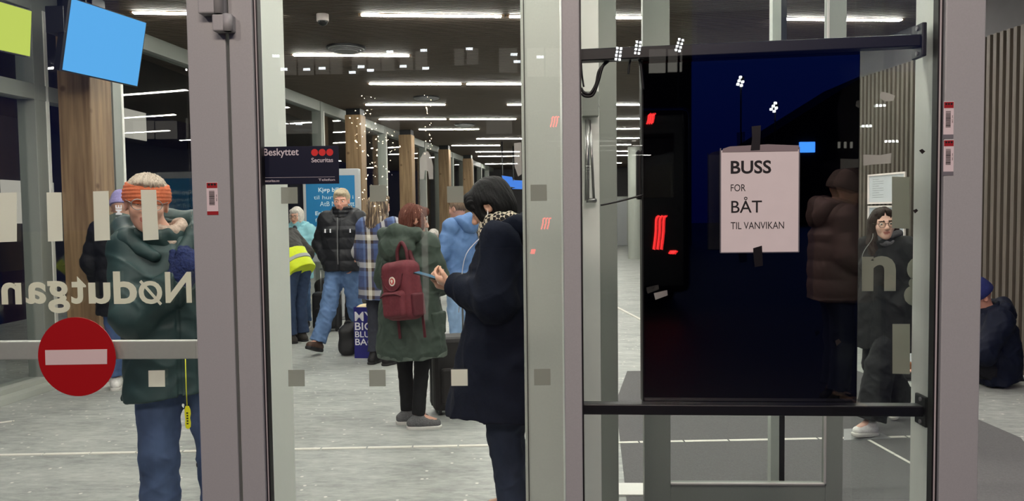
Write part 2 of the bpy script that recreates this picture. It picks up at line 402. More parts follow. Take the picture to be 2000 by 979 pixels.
# emergency door, hinged on the left mullion
d1 = bpy.data.objects.new('door_1', None); COL.objects.link(d1); d1.location = (-0.87, 2.1, 0); d1['kind'] = 'structure'
def dpart(name, bm, m): return obj(name, move(bm, T(0.87, -2.1, 0)), m, d1)
dpart('stile', boxes(((-0.963, 2.065, 0.02), (-0.8565, 2.13, 3.0)), bev=0.003), M['alu'])
dpart('top_rail', boxes(((-2.28, 2.065, 2.92), (-0.985, 2.13, 3.0))), M['alu'])
dpart('bottom_rail', boxes(((-2.28, 2.065, 0.02), (-0.985, 2.13, 0.14))), M['alu'])
dpart('glass_pane', boxes(((-2.28, 2.10, 0.14), (-0.985, 2.108, 2.92))), M['glass'])
bm = NB(); box(bm, (-2.28, 2.122, 1.145), (-0.985, 2.145, 1.198), 0.003); dpart('push_bar', bm, M['alu_in'])
hb = NB(); h0, h1, h2, h3 = (atY(q, 30, 2.03) for q in (386, 434, 413, 451)); hz = lambda q: atY(430, q, 2.03).z
box(hb, (h0.x, 2.03, hz(25)), (h1.x, 2.07, 2.24), 0.004); tube(hb, [(h1.x - .012, 2.037, hz(25)), (h1.x - .012, 2.037, 2.24)], 0.013)
box(hb, (h2.x, 2.03, hz(60)), (h3.x, 2.07, hz(27)), 0.004); tube(hb, [(h3.x - .012, 2.037, hz(60)), (h3.x - .012, 2.037, hz(27))], 0.013)
hg = dpart('hinge', hb, M['alu'])

def fx(px, y): return atY(px, 490, y).x
# inner posts behind the glass
mull(12, atY(1021.5, 490, 3.25).x, 0.16, 3.25, 3.40, 'alu_in')
struct('trim_13', boxes(((atY(1027, 490, 3.25).x, 3.245, 0), (atY(1028.6, 490, 3.25).x, 3.252, CEIL))), M['gasket'])
mull(14, 0.10, fx(1172, 3.6), 3.6, 3.7, 'white_panel')
mull(15, fx(1172, 3.8), fx(1206, 3.8), 3.8, 3.95, 'alu_dark')
# inner swing door behind the display
YD = 4.0
d2 = bpy.data.objects.new('door_2', None); COL.objects.link(d2); d2.location = (fx(1258, YD), YD, 0); d2['kind'] = 'structure'
def d2p(name, bm, m): return obj(name, move(bm, T(-fx(1258, YD), -YD, 0)), m, d2)
zr = atY(1450, 947, YD).z
x0, x1, x2, x3 = fx(1257, YD), fx(1309, YD), fx(1616, YD), fx(1650, YD)
d2p('stile', boxes(((x0, YD, 0.01), (x1, YD + 0.06, CEIL)), bev=0.003), M['alu_dark'])
d2p('stile', boxes(((x2, YD, 0.01), (x3, YD + 0.06, 3.0)), bev=0.003), M['alu_dark'])
d2p('bottom_rail', boxes(((x1, YD, 0.01), (x2, YD + 0.06, zr)), bev=0.003), M['alu_dark'])
d2p('glazing_bead', boxes(((x1, YD - 0.006, zr), (x2, YD + 0.01, zr + 0.008)), ((x2 - 0.008, YD - 0.006, zr), (x2, YD + 0.01, 2.9))), M['bead'])
d2p('glass_pane', boxes(((x1, YD + 0.02, zr), (x2, YD + 0.028, 2.9))), M['glass_in'])
# outer frames of the lobby further in
mull(16, fx(1507, 4.15), fx(1524, 4.15), 4.15, 4.21, 'alu_in')
mull(17, fx(1524, 4.15), fx(1536, 4.15), 4.16, 4.20, 'gasket')
mull(18, fx(1617, 5.2), fx(1648, 5.2), 5.2, 5.3, 'alu_in', 2.6)
struct('window_5', boxes(((x3, YD + 0.02, 0.03), (2.1, YD + 0.028, 3.0))), M['glass_in'])
struct('trim_19', boxes(((0.30, 4.12, 0.0), (0.62, 4.30, 0.012)),), M['white_panel'])
# floor inlays
def dashes(n, a, b, w, dash, gap):
    a, b = Vector(a), Vector(b); d = (b - a).normalized(); L = (b - a).length; s = Vector((-d.y, d.x, 0)) * w / 2; bm = NB(); k = 0
    while k < L:
        p, q = a + d * k, a + d * min(k + dash, L); prism(bm, [p - s, q - s, q + s, p + s], (0, 0, 0.006)); k += dash + gap
    struct('trim_%d' % n, bm, M['stripe'])
dashes(101, (-3.9, 4.79, 0), (2.55, 5.23, 0), 0.035, 0.29, 0.012)
g0, g1 = atZ(1697, 861), atZ(1776, 905); dashes(102, g0, g1 + (g1 - g0) * 0.6, 0.022, 0.3, 0.008)
dashes(103, atZ(1200, 598), atZ(1256, 627), 0.05, 0.9, 0.02)
dashes(104, (-4.6, 5.3, 0), atZ(28, 823), 0.03, 0.3, 0.01)
bm = NB(); prism(bm, [atZ(1648, 840), atZ(1700, 838), atZ(1742, 858), atZ(1648, 862)], (0, 0, 0.007)); struct('trim_105', bm, M['hatch'])

# glulam columns inside the left glass wall
for i, (yy, lab) in enumerate([(7.1, 'nearest glulam timber column, left of the orange headband'), (11.0, 'second glulam timber column, behind the mullion beside the navy security sign'), (15.0, 'third glulam timber column, right of the blue ticket poster'),
                              (18.9, 'fourth glulam timber column, above the auburn haired woman'), (23.4, 'fifth glulam timber column, just left of the black haired head'), (27.4, 'sixth and farthest glulam timber column, by the end of the hall')]):
    w = 0.16
    t = thing('timber_column', lab, 'column', (HX(yy) + 0.27, yy, 0), -0.078, 'glulam columns along the glass wall')
    obj('shaft', boxes(((-w, -w, 0.03), (w, w, CEIL - 0.12)), bev=0.012), M['glulam'], t)
    obj('head_plate', boxes(((-w + 0.02, -w + 0.02, CEIL - 0.12), (w - 0.02, w - 0.02, CEIL))), M['black_metal'], t)
    obj('base_plate', boxes(((-w - 0.02, -w - 0.02, 0.0), (w + 0.02, w + 0.02, 0.03))), M['steel'], t)

# strip lamps
rows = [(2.5, [(-2.6, -1.1), (-0.9, 0.6), (1.2, 2.7)]), (4.1, [(-3.4, -1.9), (-0.8, 0.7), (1.6, 3.1)]), (6.0, [(-3.9, -2.4), (-1.2, 0.3), (1.6, 3.1)]),  # nearest row is out of view, added to brighten the inner posts
        (8.15, [(-4.12, -2.64), (-1.89, -0.40), (-0.38, 1.11), (2.47, 3.93)]), (10.2, [(-3.22, -1.70), (1.9, 3.4)]), (12.4, [(-2.76, -1.27), (-1.25, 0.24)]),
        (14.75, [(-3.35, -1.82), (-0.72, 0.78), (0.82, 2.3)]), (17.0, [(-3.58, -2.09), (-2.07, -0.58), (1.2, 2.7)]), (19.05, [(-3.06, -1.56), (1.0, 2.5)]),
        (21.5, [(-1.89, -0.39), (1.2, 2.7)]), (23.6, [(-2.82, -1.31), (1.2, 2.7)]), (26.1, [(-2.32, -0.8), (1.5, 3.0)]), (28.1, [(-2.42, -0.87), (1.8, 3.3)]), (32.5, [(-2.5, -1.1), (1.8, 3.3)])]
ORD = ['first', 'second', 'third', 'fourth', 'fifth', 'sixth', 'seventh', 'eighth', 'ninth', 'tenth', 'eleventh', 'twelfth', 'thirteenth', 'fourteenth']
k = 0
for ri, (y0, segs) in enumerate(rows):
    for si, (a, b) in enumerate(segs):
        sl = 0.13
        pos = 'only' if len(segs) == 1 else ('leftmost' if si == 0 else ('rightmost' if si == len(segs) - 1 else ('second from left' if si == 1 else 'third from left')))
        t = thing('strip_lamp', 'lit ceiling strip lamp, %s row from the glass front, %s in its row' % (ORD[ri], pos), 'lamp',
                  ((a + b) / 2, y0 + sl * (a + b) / 2, CEIL), math.atan(sl), 'strip lamps in the slatted ceiling')
        L = (b - a) / 2 * 1.005
        obj('diffuser', boxes(((-L + 0.03, -0.028, -0.018), (L - 0.03, 0.028, -0.004)), bev=0.004), M['lamp'], t)
        obj('housing', boxes(((-L, -0.034, -0.006), (L, 0.034, 0.02)), ((-L, -0.03, -0.016), (-L + 0.028, 0.03, -0.004)), ((L - 0.028, -0.03, -0.016), (L, 0.03, -0.004))), M['lamp_frame'], t)
# round ceiling diffusers and dome camera
for px, py, r, lab in [(676, 92, 0.24, 'round grey ceiling air diffuser, the nearer, just above a strip lamp'), (833, 190, 0.24, 'round grey ceiling air diffuser, the second one, above a short strip lamp'), (908, 243, 0.24, 'round dark ceiling air diffuser, the farthest one')]:
    p = atZ(px, py, CEIL)
    t = thing('air_diffuser', lab, 'vent', p, 0, 'round ceiling air diffusers')
    bm = NB(); disc(bm, (0, 0, -0.02), r, (0, 0, 1), 0.03, 40); obj('rim', bm, M['black_metal'], t)
    bm = NB()
    for q in range(3): disc(bm, (0, 0, -0.035 - 0.013 * q), r * (0.9 - 0.16 * q), (0, 0, 1), 0.014, 36)
    obj('cone', bm, M['grey_plastic'], t)
p = atZ(630, 28, CEIL)
t = thing('dome_camera', 'small white dome security camera under the slatted ceiling', 'camera', p)
bm = NB(); disc(bm, (0, 0, -0.07), 0.062, (0, 0, 1), 0.07, 28); obj('housing', bm, M['label_white'], t)
bm = NB(); bmesh.ops.create_uvsphere(bm, u_segments=20, v_segments=12, radius=0.05); move(bm, T(0, 0, -0.07)); obj('dome', bm, M['black_plastic'], t, True)

# ------------------------------------------------------------------ things on the glass front
GY = 2.099                                            # outer face of the front glass
def rect_pts(p):                                      # four photo corners tl,tr,br,bl -> on plane y
    return p
def on_glass(name, pix, m, label, cat, group=None, y=GY, depth=0.0008):
    bm = NB(); prism(bm, [atY(a, b, y) for a, b in pix], (0, -depth, 0)); o = obj(name, bm, m); return tag(o, label, cat, group)
G1 = 'frosted marker strips on the door glass'
for pix, lab in [([(-16, 377), (33, 376), (33, 472), (-16, 474)], 'tall frosted marker strip at the left edge of the photo, on the door glass'),
                 ([(91, 376), (120, 376), (123, 471), (94, 472)], 'tall frosted marker strip in front of the timber column, above the letters g and t'),
                 ([(182, 374), (212, 373), (215, 469), (185, 471)], 'tall frosted marker strip just left of the person in orange headband'),
                 ([(275, 371), (305, 371), (310, 468), (280, 470)], 'tall frosted marker strip covering the face under the orange headband')]:
    on_glass('marker_strip', pix, M['film'], lab, 'sticker', G1)
def sq(cx, cy, m, lab, w=32, h=32):
    on_glass('marker_square', [(cx - w / 2, cy - h / 2), (cx + w / 2, cy - h / 2 - 0.4), (cx + w / 2 + 0.5, cy + h / 2 - 0.4), (cx - w / 2 + 0.5, cy + h / 2)], m, lab, 'sticker', 'square frosted markers on the glass')
sq(306, 740, M['film'], 'square frosted marker on the dark coat hem below the push bar of the door')
sq(565, 382, M['film_dim'], 'square grey marker beside the mullion, just under the navy security sign')
sq(738, 378, M['film_dim'], 'square grey marker by the head of the plaid coated woman')
sq(889, 380, M['film_dim'], 'square grey marker touching the black haired head on its left')
sq(1052, 377, M['film_dim'], 'square grey marker high on the pale post, right of the black haired head')
sq(579, 739, M['film_dim'], 'square grey marker low beside the mullion, left of the walking man')
sq(737, 739, M['film_dim'], 'square grey marker on the floor view left of black leggings')
sq(897, 738, M['film'], 'square pale marker on the hem of the long navy coat')
sq(1059, 737, M['film_dim'], 'square grey marker low on the pale post')
# emergency exit lettering, read from the inside
nl = thing('exit_lettering', 'mirrored pale lettering reading emergency exit across the door glass', 'lettering', atY(188, 595, GY))
x = 374.0
for ch, xa, xb, yt, yb in [('N', 324, 373, 531, 592), ('ø', 272, 316, 547, 597), ('d', 223, 266, 530, 594), ('u', 174, 215, 552, 594), ('t', 140, 167, 540, 594), ('g', 95, 135, 549, 612), ('a', 51, 89, 551, 594), ('n', 4, 41, 552, 595), ('g', -43, -4, 552, 614)]:
    a = atY(xa, yb, GY); b = atY(xb, yt, GY)
    text('letter', ch, M['letter'], nl, Vector((a.x, GY, a.z)) - nl.location, b.x - a.x, b.z - a.z, 0.022, True)
# no entry disc
c = atY(150.5, 697, GY)
t = thing('no_entry_sign', 'round red no entry sign with white bar on the door glass', 'sign', c)
bm = NB(); disc(bm, (0, 0, 0), 0.1125, (0, -1, 0), 0.0015, 72); obj('disc', bm, M['red'], t)
bm = NB(); prism(bm, [atY(89, 684, GY) - c, atY(210, 682, GY) - c, atY(210, 711, GY) - c, atY(90, 713, GY) - c], (0, -0.0025, 0)); obj('bar', bm, M['cream'], t)
# navy security plate
c = atY(513, 361, GY)
t = thing('security_sign', 'navy security sign with three red dots on the left of the middle pane', 'sign', c)
w = atY(663, 358, GY).x - c.x; h = atY(513, 287, GY).z - c.z
bm = NB(); box(bm, (0, -0.002, 0), (w, 0, h), 0.0008); obj('plate', bm, M['navy_sign'], t)
text('headline', 'Beskyttet', M['sign_white'], t, (0.006, -0.002, h - 0.031), 0.098, 0.026, 0.012)
for k in range(3):
    bm = NB(); disc(bm, (0.1485 + 0.021 * k, -0.002, h - 0.018), 0.0096, (0, -1, 0), 0.0008, 28); obj('red_dot', bm, M['sign_red'], t)
text('brand_line', 'Securitas', M['sign_white'], t, (0.139, -0.002, h - 0.045), 0.060, 0.0125, 0.012)
obj('rule_line', boxes(((0.007, -0.0025, 0.0185), (0.203, -0.002, 0.0192))), M['sign_white'], t)
text('small_print', 'securitas.no', M['sign_white'], t, (0.008, -0.002, 0.007), 0.040, 0.0065, 0.004)
text('small_print', 'Telefon', M['sign_white'], t, (0.157, -0.002, 0.008), 0.046, 0.0065, 0.004)
# barcode seals on the mullions
def seal(px0, px1, py0, py1, y, lab, tail=False):
    a = atY(px0, py1, y); b = atY(px1, py0, y); w = b.x - a.x; h = b.z - a.z
    t = thing('barcode_seal', lab, 'sticker', a, 0, 'barcode seals on the mullions')
    obj('paper', boxes(((0, -0.0006, 0), (w, 0, h))), M['label_white'], t)
    bm = boxes(((w * 0.03, -0.001, h * 0.82), (w * 0.97, -0.0006, h * 0.985)))
    obj('red_band', bm, M['label_red'], t)
    for q in range(3):
        bm = NB(); disc(bm, (w * (0.24 + 0.26 * q), -0.001, h * 0.93), w * 0.1, (0, -1, 0), 0.0004, 16); obj('logo_dot', bm, M['ink'], t)
    bm = NB(); z = h * 0.30; rnd = random.Random(3)
    while z < h * 0.74:
        e = rnd.choice([0.0006, 0.001, 0.0016]); box(bm, (w * 0.22, -0.001, z), (w * 0.70, -0.0006, z + e)); z += e + rnd.choice([0.0006, 0.0011])
    obj('barcode', bm, M['ink'], t)
    tb = text_bm('SEC 04', h * 0.2, w * 0.09, 0.0, 0.0004); move(tb, T(w * 0.92, -0.0006, h * 0.42) @ Matrix.Rotation(-PI / 2, 4, 'Y')); obj('number', tb, M['ink'], t)
    if tail: obj('tail', boxes(((0.0, -0.0008, 0.0), (w, -0.0006, h * 0.11))), M['label_red'] if tail == 'r' else M['grey_plastic'], t)
seal(405, 425, 356, 420, 2.0645, 'barcode seal with red top on the door stile, left of the navy sign', 'r')
seal(1842, 1863, 198, 271, 2.0595, 'upper of two barcode seals on the right mullion', 'g')
seal(1842, 1863, 273, 343, 2.0595, 'lower of two barcode seals on the right mullion', 'g')
# adhesive residue on the middle pane
on_glass('tape_residue', [(820, 310), (828, 297), (836, 296), (842, 306), (846, 325), (846, 350), (838, 350), (836, 335), (830, 332), (828, 350), (820, 350)], M['residue'], 'whitish torn tape residue above the auburn haired woman', 'residue')
on_glass('tape_residue', [(1004, 280), (1018, 278), (1019, 340), (1012, 345), (1005, 325)], M['residue'], 'whitish tape residue beside the pale post above the black hair', 'residue')
on_glass('tape_residue', [(820, 352), (832, 352), (838, 560), (836, 625), (828, 625), (824, 500)], film('faint_residue', lin(215, 215, 210), 0.07), 'long faint streak of residue down the middle pane', 'residue')

# wall display on two black rails, behind the right pane
yb0, yb1 = 2.135, 2.175
def rail(pl, pr, thick_px, lab, plates):
    a = atY(pl[0], pl[1], yb0); b = atY(pr[0], pr[1], yb0); th = thick_px / 1500 * 2.13
    t = thing('mounting_rail', lab, 'rail', (a.x, yb0, a.z))
    d = b - a; a0 = math.atan2(d.z, d.x); bm = NB(); box(bm, (-0.012, 0, -th), (d.length + 0.0, yb1 - yb0, 0), 0.003)
    move(bm, Matrix.Rotation(-a0, 4, 'Y')); obj('bar', bm, M['black_metal'], t)
    for (xx, zc, hh) in plates:
        bm = NB(); box(bm, (d.x - 0.004, -0.012, d.z - th / 2 - hh), (d.x + 0.009, 0.05, d.z - th / 2 + hh), 0.003); p_ = obj('end_plate', bm, M['black_metal'], t)
        for s_ in (-1, 1):
            bm = NB(); disc(bm, (d.x - 0.004, 0.015, d.z - th / 2 + s_ * hh * 0.75), 0.006, (-1, 0, 0), 0.003, 14); obj('bolt', bm, M['grey_plastic'], t)
    return t
rail((1140, 95), (1800, 66), 23, 'upper black rail above the dark display, cables at its left end', [(0, 0, 0.045)])
rail((1143, 790), (1806, 794), 21, 'lower black rail under the dark display', [(0, 0, 0.042)])
DX0, DX1 = atY(1256, 440, 2.16).x, atY(1684, 440, 2.16).x
DZ0, DZ1 = atY(1470, 792, 2.16).z, atY(1470, 86, 2.16).z
t = thing('display_screen', 'large switched off portrait display behind the right pane, black and glossy', 'screen', ((DX0 + DX1) / 2, 2.19, DZ0))
hw = (DX1 - DX0) / 2; hh = DZ1 - DZ0
obj('housing', boxes(((-hw, -0.008, 0), (hw, 0.045, hh)), bev=0.003), M['black_plastic'], t)
obj('screen', boxes(((-hw + 0.004, -0.012, 0.004), (hw - 0.004, -0.0075, hh - 0.004))), M['screen_glass'], t)
bm = NB(); box(bm, (-hw - 0.012, 0.01, hh * 0.58), (-hw + 0.004, 0.04, hh * 0.72), 0.005); obj('side_bulge', bm, M['black_plastic'], t)
# cables from the upper rail to the door operator
for pts, lab, rr in [([(1207, 108), (1180, 125), (1168, 160), (1158, 185), (1143, 188), (1136, 182)], 'outer black cable looping from the upper rail to the door operator', 0.0042),
                 ([(1200, 110), (1172, 135), (1164, 165), (1152, 183), (1140, 180), (1135, 172)], 'inner black cable looping from the upper rail to the door operator', 0.0042),
                 ([(1236, 108), (1230, 122), (1227, 145)], 'short black cable end hanging under the upper rail beside the display', 0.003),
                 ([(1240, 108), (1250, 120), (1254, 150), (1256, 175)], 'black cable running from upper rail behind the display edge', 0.004),
                 ([(1134, 100), (1136, 140), (1140, 170)], 'thin black lead running down along the mullion into the operator', 0.0028),
                 ([(1173, 401), (1210, 393), (1256, 381)], 'thin black cable stretched across to the left edge of the display', 0.0028)]:
    bm = NB(); tube(bm, spline([atY(a, b, 2.16) for a, b in pts], 8), rr, 10); tag(obj('cable', bm, M['black_plastic'], None, True), lab, 'cable')
# paper notice
c = atY(1407, 494, GY); e = atY(1561, 281, GY); w = e.x - c.x; h = e.z - c.z
t = thing('paper_notice', 'white A4 paper notice about the bus, taped on the glass before the display', 'notice', c, 0)
obj('sheet', boxes(((0.001, -0.001, 0.001), (w - 0.001, -0.0002, h * 0.95))), M['paper'], t)
bm = NB(); prism(bm, [(0.004, -0.0012, h * 0.932), (w - 0.004, -0.0012, h * 0.932), (w - 0.001, -0.0012, h * 0.985), (w * 0.6, -0.0012, h * 1.0), (0.024, -0.0012, h * 0.985), (0.006, -0.0012, h * 0.965)], (0, -0.0006, 0)); obj('sleeve_edge', bm, M['sleeve'], t)
bm = NB()
for q in (0, w): box(bm, (q - 0.0015, -0.0014, 0), (q + 0.0015, 0, h * 0.97))
box(bm, (0, -0.0014, -0.001), (w, 0, 0.0015)); obj('sleeve_border', bm, M['grey_plastic'], t)
for s_, xa, xb, ya, yb_, bo in [('BUSS', 1427, 1506, 313, 340, 0.022), ('FOR', 1427, 1456, 360, 374, 0.0), ('BÅT', 1428, 1488, 384, 416, 0.004), ('TIL VANVIKAN', 1427, 1531, 433, 448, 0.0)]:
    a = atY(xa, yb_, GY) - c; b = atY(xb, ya, GY) - c
    text('printed_line', s_, M['ink'], t, (a.x, -0.001, a.z), b.x - a.x, b.z - a.z, bo, False, 0.0004)
for pix, lab in [([(1468, 247), (1486, 245), (1485, 272), (1484, 293), (1466, 294), (1469, 270)], 'black tape strip holding the top of the paper notice'),
                 ([(1471, 485), (1488, 480), (1489, 500), (1490, 519), (1474, 522), (1472, 505)], 'black tape strip holding the bottom of the paper notice')]:
    on_glass('tape_strip', pix, M['tape'], lab, 'tape', 'black tape strips on the notice', GY - 0.002)
on_glass('tape_scrap', [(1277, 573), (1303, 567), (1304, 577), (1280, 586)], M['residue'], 'small scrap of clear tape low on the left of the display', 'tape')
for pix, lab in [([(1795, 294), (1801, 291), (1807, 296), (1801, 301)], 'small dark chip stuck on glass by the right mullion, level with the seals'), ([(1783, 411), (1790, 408), (1793, 412), (1787, 417)], 'small dark chip stuck on glass right of the bespectacled woman'),
                 ([(1631, 666), (1638, 662), (1643, 668), (1634, 676)], 'small dark chip on the lower right of the display glass')]:
    on_glass('dirt_chip', pix, M['bark'], lab, 'dirt', 'dirt chips on the right pane')
on_glass('tape_residue', [(1719, 184), (1722, 179), (1735, 182), (1748, 187), (1745, 197), (1728, 198), (1719, 192)], M['residue'], 'white torn tape residue high beside the slat wall', 'residue')
on_glass('tape_residue', [(1686, 302), (1720, 303), (1741, 299), (1740, 319), (1700, 322), (1686, 324)], M['residue'], 'white strip of tape residue above the framed notices', 'residue')
# lettering and markers on the lobby's inner glass, right of the display
YI = 2.245
struct('window_6', boxes(((DX1 + 0.012, YI, 0.03), (1.165, YI + 0.006, 3.0))), M['glass_in'])
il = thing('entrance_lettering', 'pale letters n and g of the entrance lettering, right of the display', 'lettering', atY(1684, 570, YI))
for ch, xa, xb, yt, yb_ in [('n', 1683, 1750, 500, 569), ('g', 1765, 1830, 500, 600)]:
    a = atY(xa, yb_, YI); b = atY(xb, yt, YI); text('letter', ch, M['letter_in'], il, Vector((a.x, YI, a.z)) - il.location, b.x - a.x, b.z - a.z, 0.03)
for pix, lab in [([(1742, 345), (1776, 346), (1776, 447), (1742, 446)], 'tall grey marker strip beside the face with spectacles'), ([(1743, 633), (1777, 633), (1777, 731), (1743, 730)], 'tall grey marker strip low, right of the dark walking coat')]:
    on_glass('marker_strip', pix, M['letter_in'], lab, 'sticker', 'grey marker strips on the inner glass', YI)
# door operator and pull handle on the white jamb
YO = 3.58
a = atY(1128, 230, YO); b = atY(1168, 181, YO)
t = thing('door_operator', 'grey box with cables on the white jamb, above a long pull handle', 'device', a)
obj('case', boxes(((0, -0.05, 0), (b.x - a.x, 0.008, b.z - a.z)), bev=0.004), M['alu_dark'], t)
bm = NB(); disc(bm, (b.x - a.x, -0.02, 0.05), 0.007, (1, 0, 0), 0.004, 14); obj('lock_cylinder', bm, M['steel'], t)
t = thing('pull_handle', 'long vertical steel pull handle on the white jamb below the grey box', 'handle', atY(1148, 395, YO))
p0, p1, p2 = atY(1146, 392, YO) - t.location, atY(1146, 235, YO) - t.location, atY(1160, 392, YO) - t.location
bm = NB(); tube(bm, [p1 + Vector((0, -0.03, 0)), p0 + Vector((0, -0.03, 0))], 0.011, 14); tube(bm, [p1 + Vector((0.014, -0.005, 0)), p2 + Vector((0, -0.005, 0))], 0.006, 10)
obj('grip', bm, M['steel'], t)
bm = NB(); tube(bm, [p0 + Vector((-0.004, -0.03, 0)), p2 + Vector((0.004, -0.03, 0)), p2 + Vector((0.004, 0.01, 0))], 0.011, 12); obj('foot', bm, M['steel'], t)

# ------------------------------------------------------------------ furniture and bags in the hall
# hanging information screens
def hung_screen(tl, tr, bl, m, lab, y0, y1, name='information_screen', pole=True):
    a = atY(*tl, y0); u = atY(*tr, y1) - a; v = atY(*bl, y0 + 0.02) - a
    u_ = u.normalized(); v = v - u_ * v.dot(u_); n = u_.cross(v.normalized()); 
    if n.y > 0: n = -n                                        # n faces the camera
    t = thing(name, lab, 'screen', a, 0, 'hanging information screens')
    def slab(x0, x1, z0, z1, d0, d1):
        bm = NB(); P = lambda x, z: u * x + v * z
        prism(bm, [P(x0, z0) + n * d0, P(x1, z0) + n * d0, P(x1, z1) + n * d0, P(x0, z1) + n * d0], n * (d1 - d0)); return bm
    obj('bezel', slab(-0.035, 1.012, -0.015, 1.02, -0.06, 0.0), M['black_plastic'], t)
    obj('panel', slab(0.0, 1.0, 0.0, 1.0, 0.0, 0.003), m, t)
    if pole:
        bm = NB(); c_ = u * 0.45 + v * 0.25 - n * 0.06
        tube(bm, [c_, c_ - n * 0.10, Vector((c_.x - n.x * 0.1, c_.y - n.y * 0.1, CEIL - a.z))], 0.022, 12); obj('ceiling_pole', bm, M['black_metal'], t)
    return t
t = hung_screen((140, -3), (285, 45), (121, 136), M['blue_screen'], 'large tilted bright blue screen hanging at top left', 6.3, 7.12)
bm = NB(); box(bm, (-0.22, -0.02, -0.28), (-0.06, 0.16, -0.06), 0.006); obj('bracket_box', bm, M['black_plastic'], t)
hung_screen((-60, -14), (61, 22), (-62, 84), M['lime_screen'], 'lime green screen at the left edge of the photo, near the blue one', 5.4, 6.0)
hung_screen((980, 343), (1000, 346), (988, 364), M['blue_screen2'], 'small far blue screen behind the black haired head, left of a pair', 22.0, 22.6)
hung_screen((1003, 352), (1022, 353), (1000, 369), M['blue_screen2'], 'small far blue screen touching the pale post, right of a pair', 23.6, 24.0)
# ticket machine with blue poster
YK = 11.2
a = atY(596, 560, YK); b = atY(700, 329, YK); wk = b.x - a.x
t = thing('ticket_machine', 'tall grey ticket machine with a blue ticket poster behind the walking man', 'machine', ((a.x + b.x) / 2, YK, 0))
obj('frame', boxes(((-wk / 2, 0, 0.85), (wk / 2, 0.14, b.z)), bev=0.015), M['kiosk'], t)
obj('pedestal', boxes(((-0.13, 0.0, 0.02), (0.14, 0.16, 0.86)), bev=0.03), M['kiosk'], t)
obj('foot_plate', boxes(((-0.25, -0.1, 0.0), (0.25, 0.25, 0.02)), bev=0.004), M['grey_plastic'], t)
pz1 = atY(640, 343, YK).z; px0 = -wk / 2 + 0.05; px1 = wk / 2 - 0.06
obj('poster', boxes(((px0, -0.006, 1.0), (px1, 0.0, pz1))), M['poster'], t)
ox = (a.x + b.x) / 2
for s_, xa, xb, ya, yb_, bo in [('Kjøp billett', 622, 676, 366, 378, 0.02), ('til hurtigbåt i', 613, 690, 381, 392, 0.0), ('AtB Mobillett', 625, 692, 393, 403, 0.0), ('Enkelt og greit', 616, 692, 412, 423, 0.02), ('for deg som', 616, 678, 426, 436, 0.0), ('reiser ofte', 616, 672, 439, 448, 0.0)]:
    p = atY(xa, yb_, YK - 0.006); q = atY(xb, ya, YK - 0.006)
    text('poster_line', s_, M['poster_text'], t, (p.x - ox, -0.006, p.z), q.x - p.x, q.z - p.z, bo, False, 0.001)
# blue shopping bag
bl = atZ(690, 702) + Vector((0, .06, 0)); tr = atY(727, 600, bl.y); w = 0.20; h = tr.z
t = thing('shopping_bag', 'tall shiny blue paper bag with white block lettering, standing by the plaid coat', 'bag', bl, -0.06)
bm = NB(); w = .28
prism(bm, [(0, 0, 0), (w, 0, 0), (w + 0.01, 0.13, 0), (0.01, 0.13, 0)], (0, 0, h)); bmesh.ops.delete(bm, geom=[f for f in bm.faces if f.calc_center_median().z > h - 0.01], context='FACES')
bmesh.ops.solidify(bm, geom=list(bm.faces), thickness=0.003); obj('bag_body', bm, M['bag_blue'], t)
z = h - 0.035
for s_, hh_, ww in [('MY', 0.115, .20), ('BIG', 0.098, .19), ('BLUE', 0.078, .215), ('BAG', 0.085, .205)]:
    z -= hh_; text('printed_word', s_, M['bag_text'], t, (0.012, -0.003, z), ww, hh_ - 0.014, 0.008, False, 0.001)
bm = NB(); bmesh.ops.create_icosphere(bm, subdivisions=3, radius=1.0)
rn = random.Random(5)
for v in bm.verts: v.co = Vector((v.co.x * (w / 2 - 0.012), v.co.y * 0.055, v.co.z * 0.05)) * (1 + rn.uniform(-.12, .12)); v.co += Vector((w / 2 + 0.003, 0.066, h - 0.02))
obj('tissue', bm, M['tissue'], t, True)

# ------------------------------------------------------------------ rounded shapes: distance fields turned into meshes
def vec(*a): return np.array(a, dtype=np.float64)
def unit(v): v = np.asarray(v, float); return v / (np.linalg.norm(v) + 1e-12)
def cap(a, b, ra, rb=None, k=0.02, flat=False, q=None, sub=False): return dict(t='cap', a=vec(*a), b=vec(*b), ra=ra, rb=ra if rb is None else rb, k=k, flat=flat, q=q, sub=sub)
def ell(c, r, R=None, k=0.02, sub=False): return dict(t='ell', c=vec(*c), r=vec(*r), R=np.eye(3) if R is None else R, k=k, sub=sub)
def bx(c, h, R=None, rd=0.01, k=0.01, sub=False): return dict(t='box', c=vec(*c), h=vec(*h), R=np.eye(3) if R is None else R, rd=rd, k=k, sub=sub)
def loft(prof, o=(0, 0, 0), R=None, k=0.03, q=None, e=2.0): return dict(t='loft', p=prof, o=vec(*o), R=np.eye(3) if R is None else R, k=k, q=q, e=e, sub=False)
def bounds(p):
    if p['t'] == 'cap':
        m = max(p['ra'], p['rb']) + 0.012; return np.minimum(p['a'], p['b']) - m, np.maximum(p['a'], p['b']) + m
    if p['t'] in ('ell', 'box'):
        m = np.linalg.norm(p['r'] if p['t'] == 'ell' else p['h']) if p['t'] == 'box' else max(p['r']); return p['c'] - m, p['c'] + m
    pts = []
    for (z, cx, cy, rx, ry) in p['p']:
        for sx in (-1, 1):
            for sy in (-1, 1): pts.append(p['o'] + p['R'] @ vec(cx + sx * (rx + .015), cy + sy * (ry + .015), z))
    pts = np.array(pts); return pts.min(0), pts.max(0)
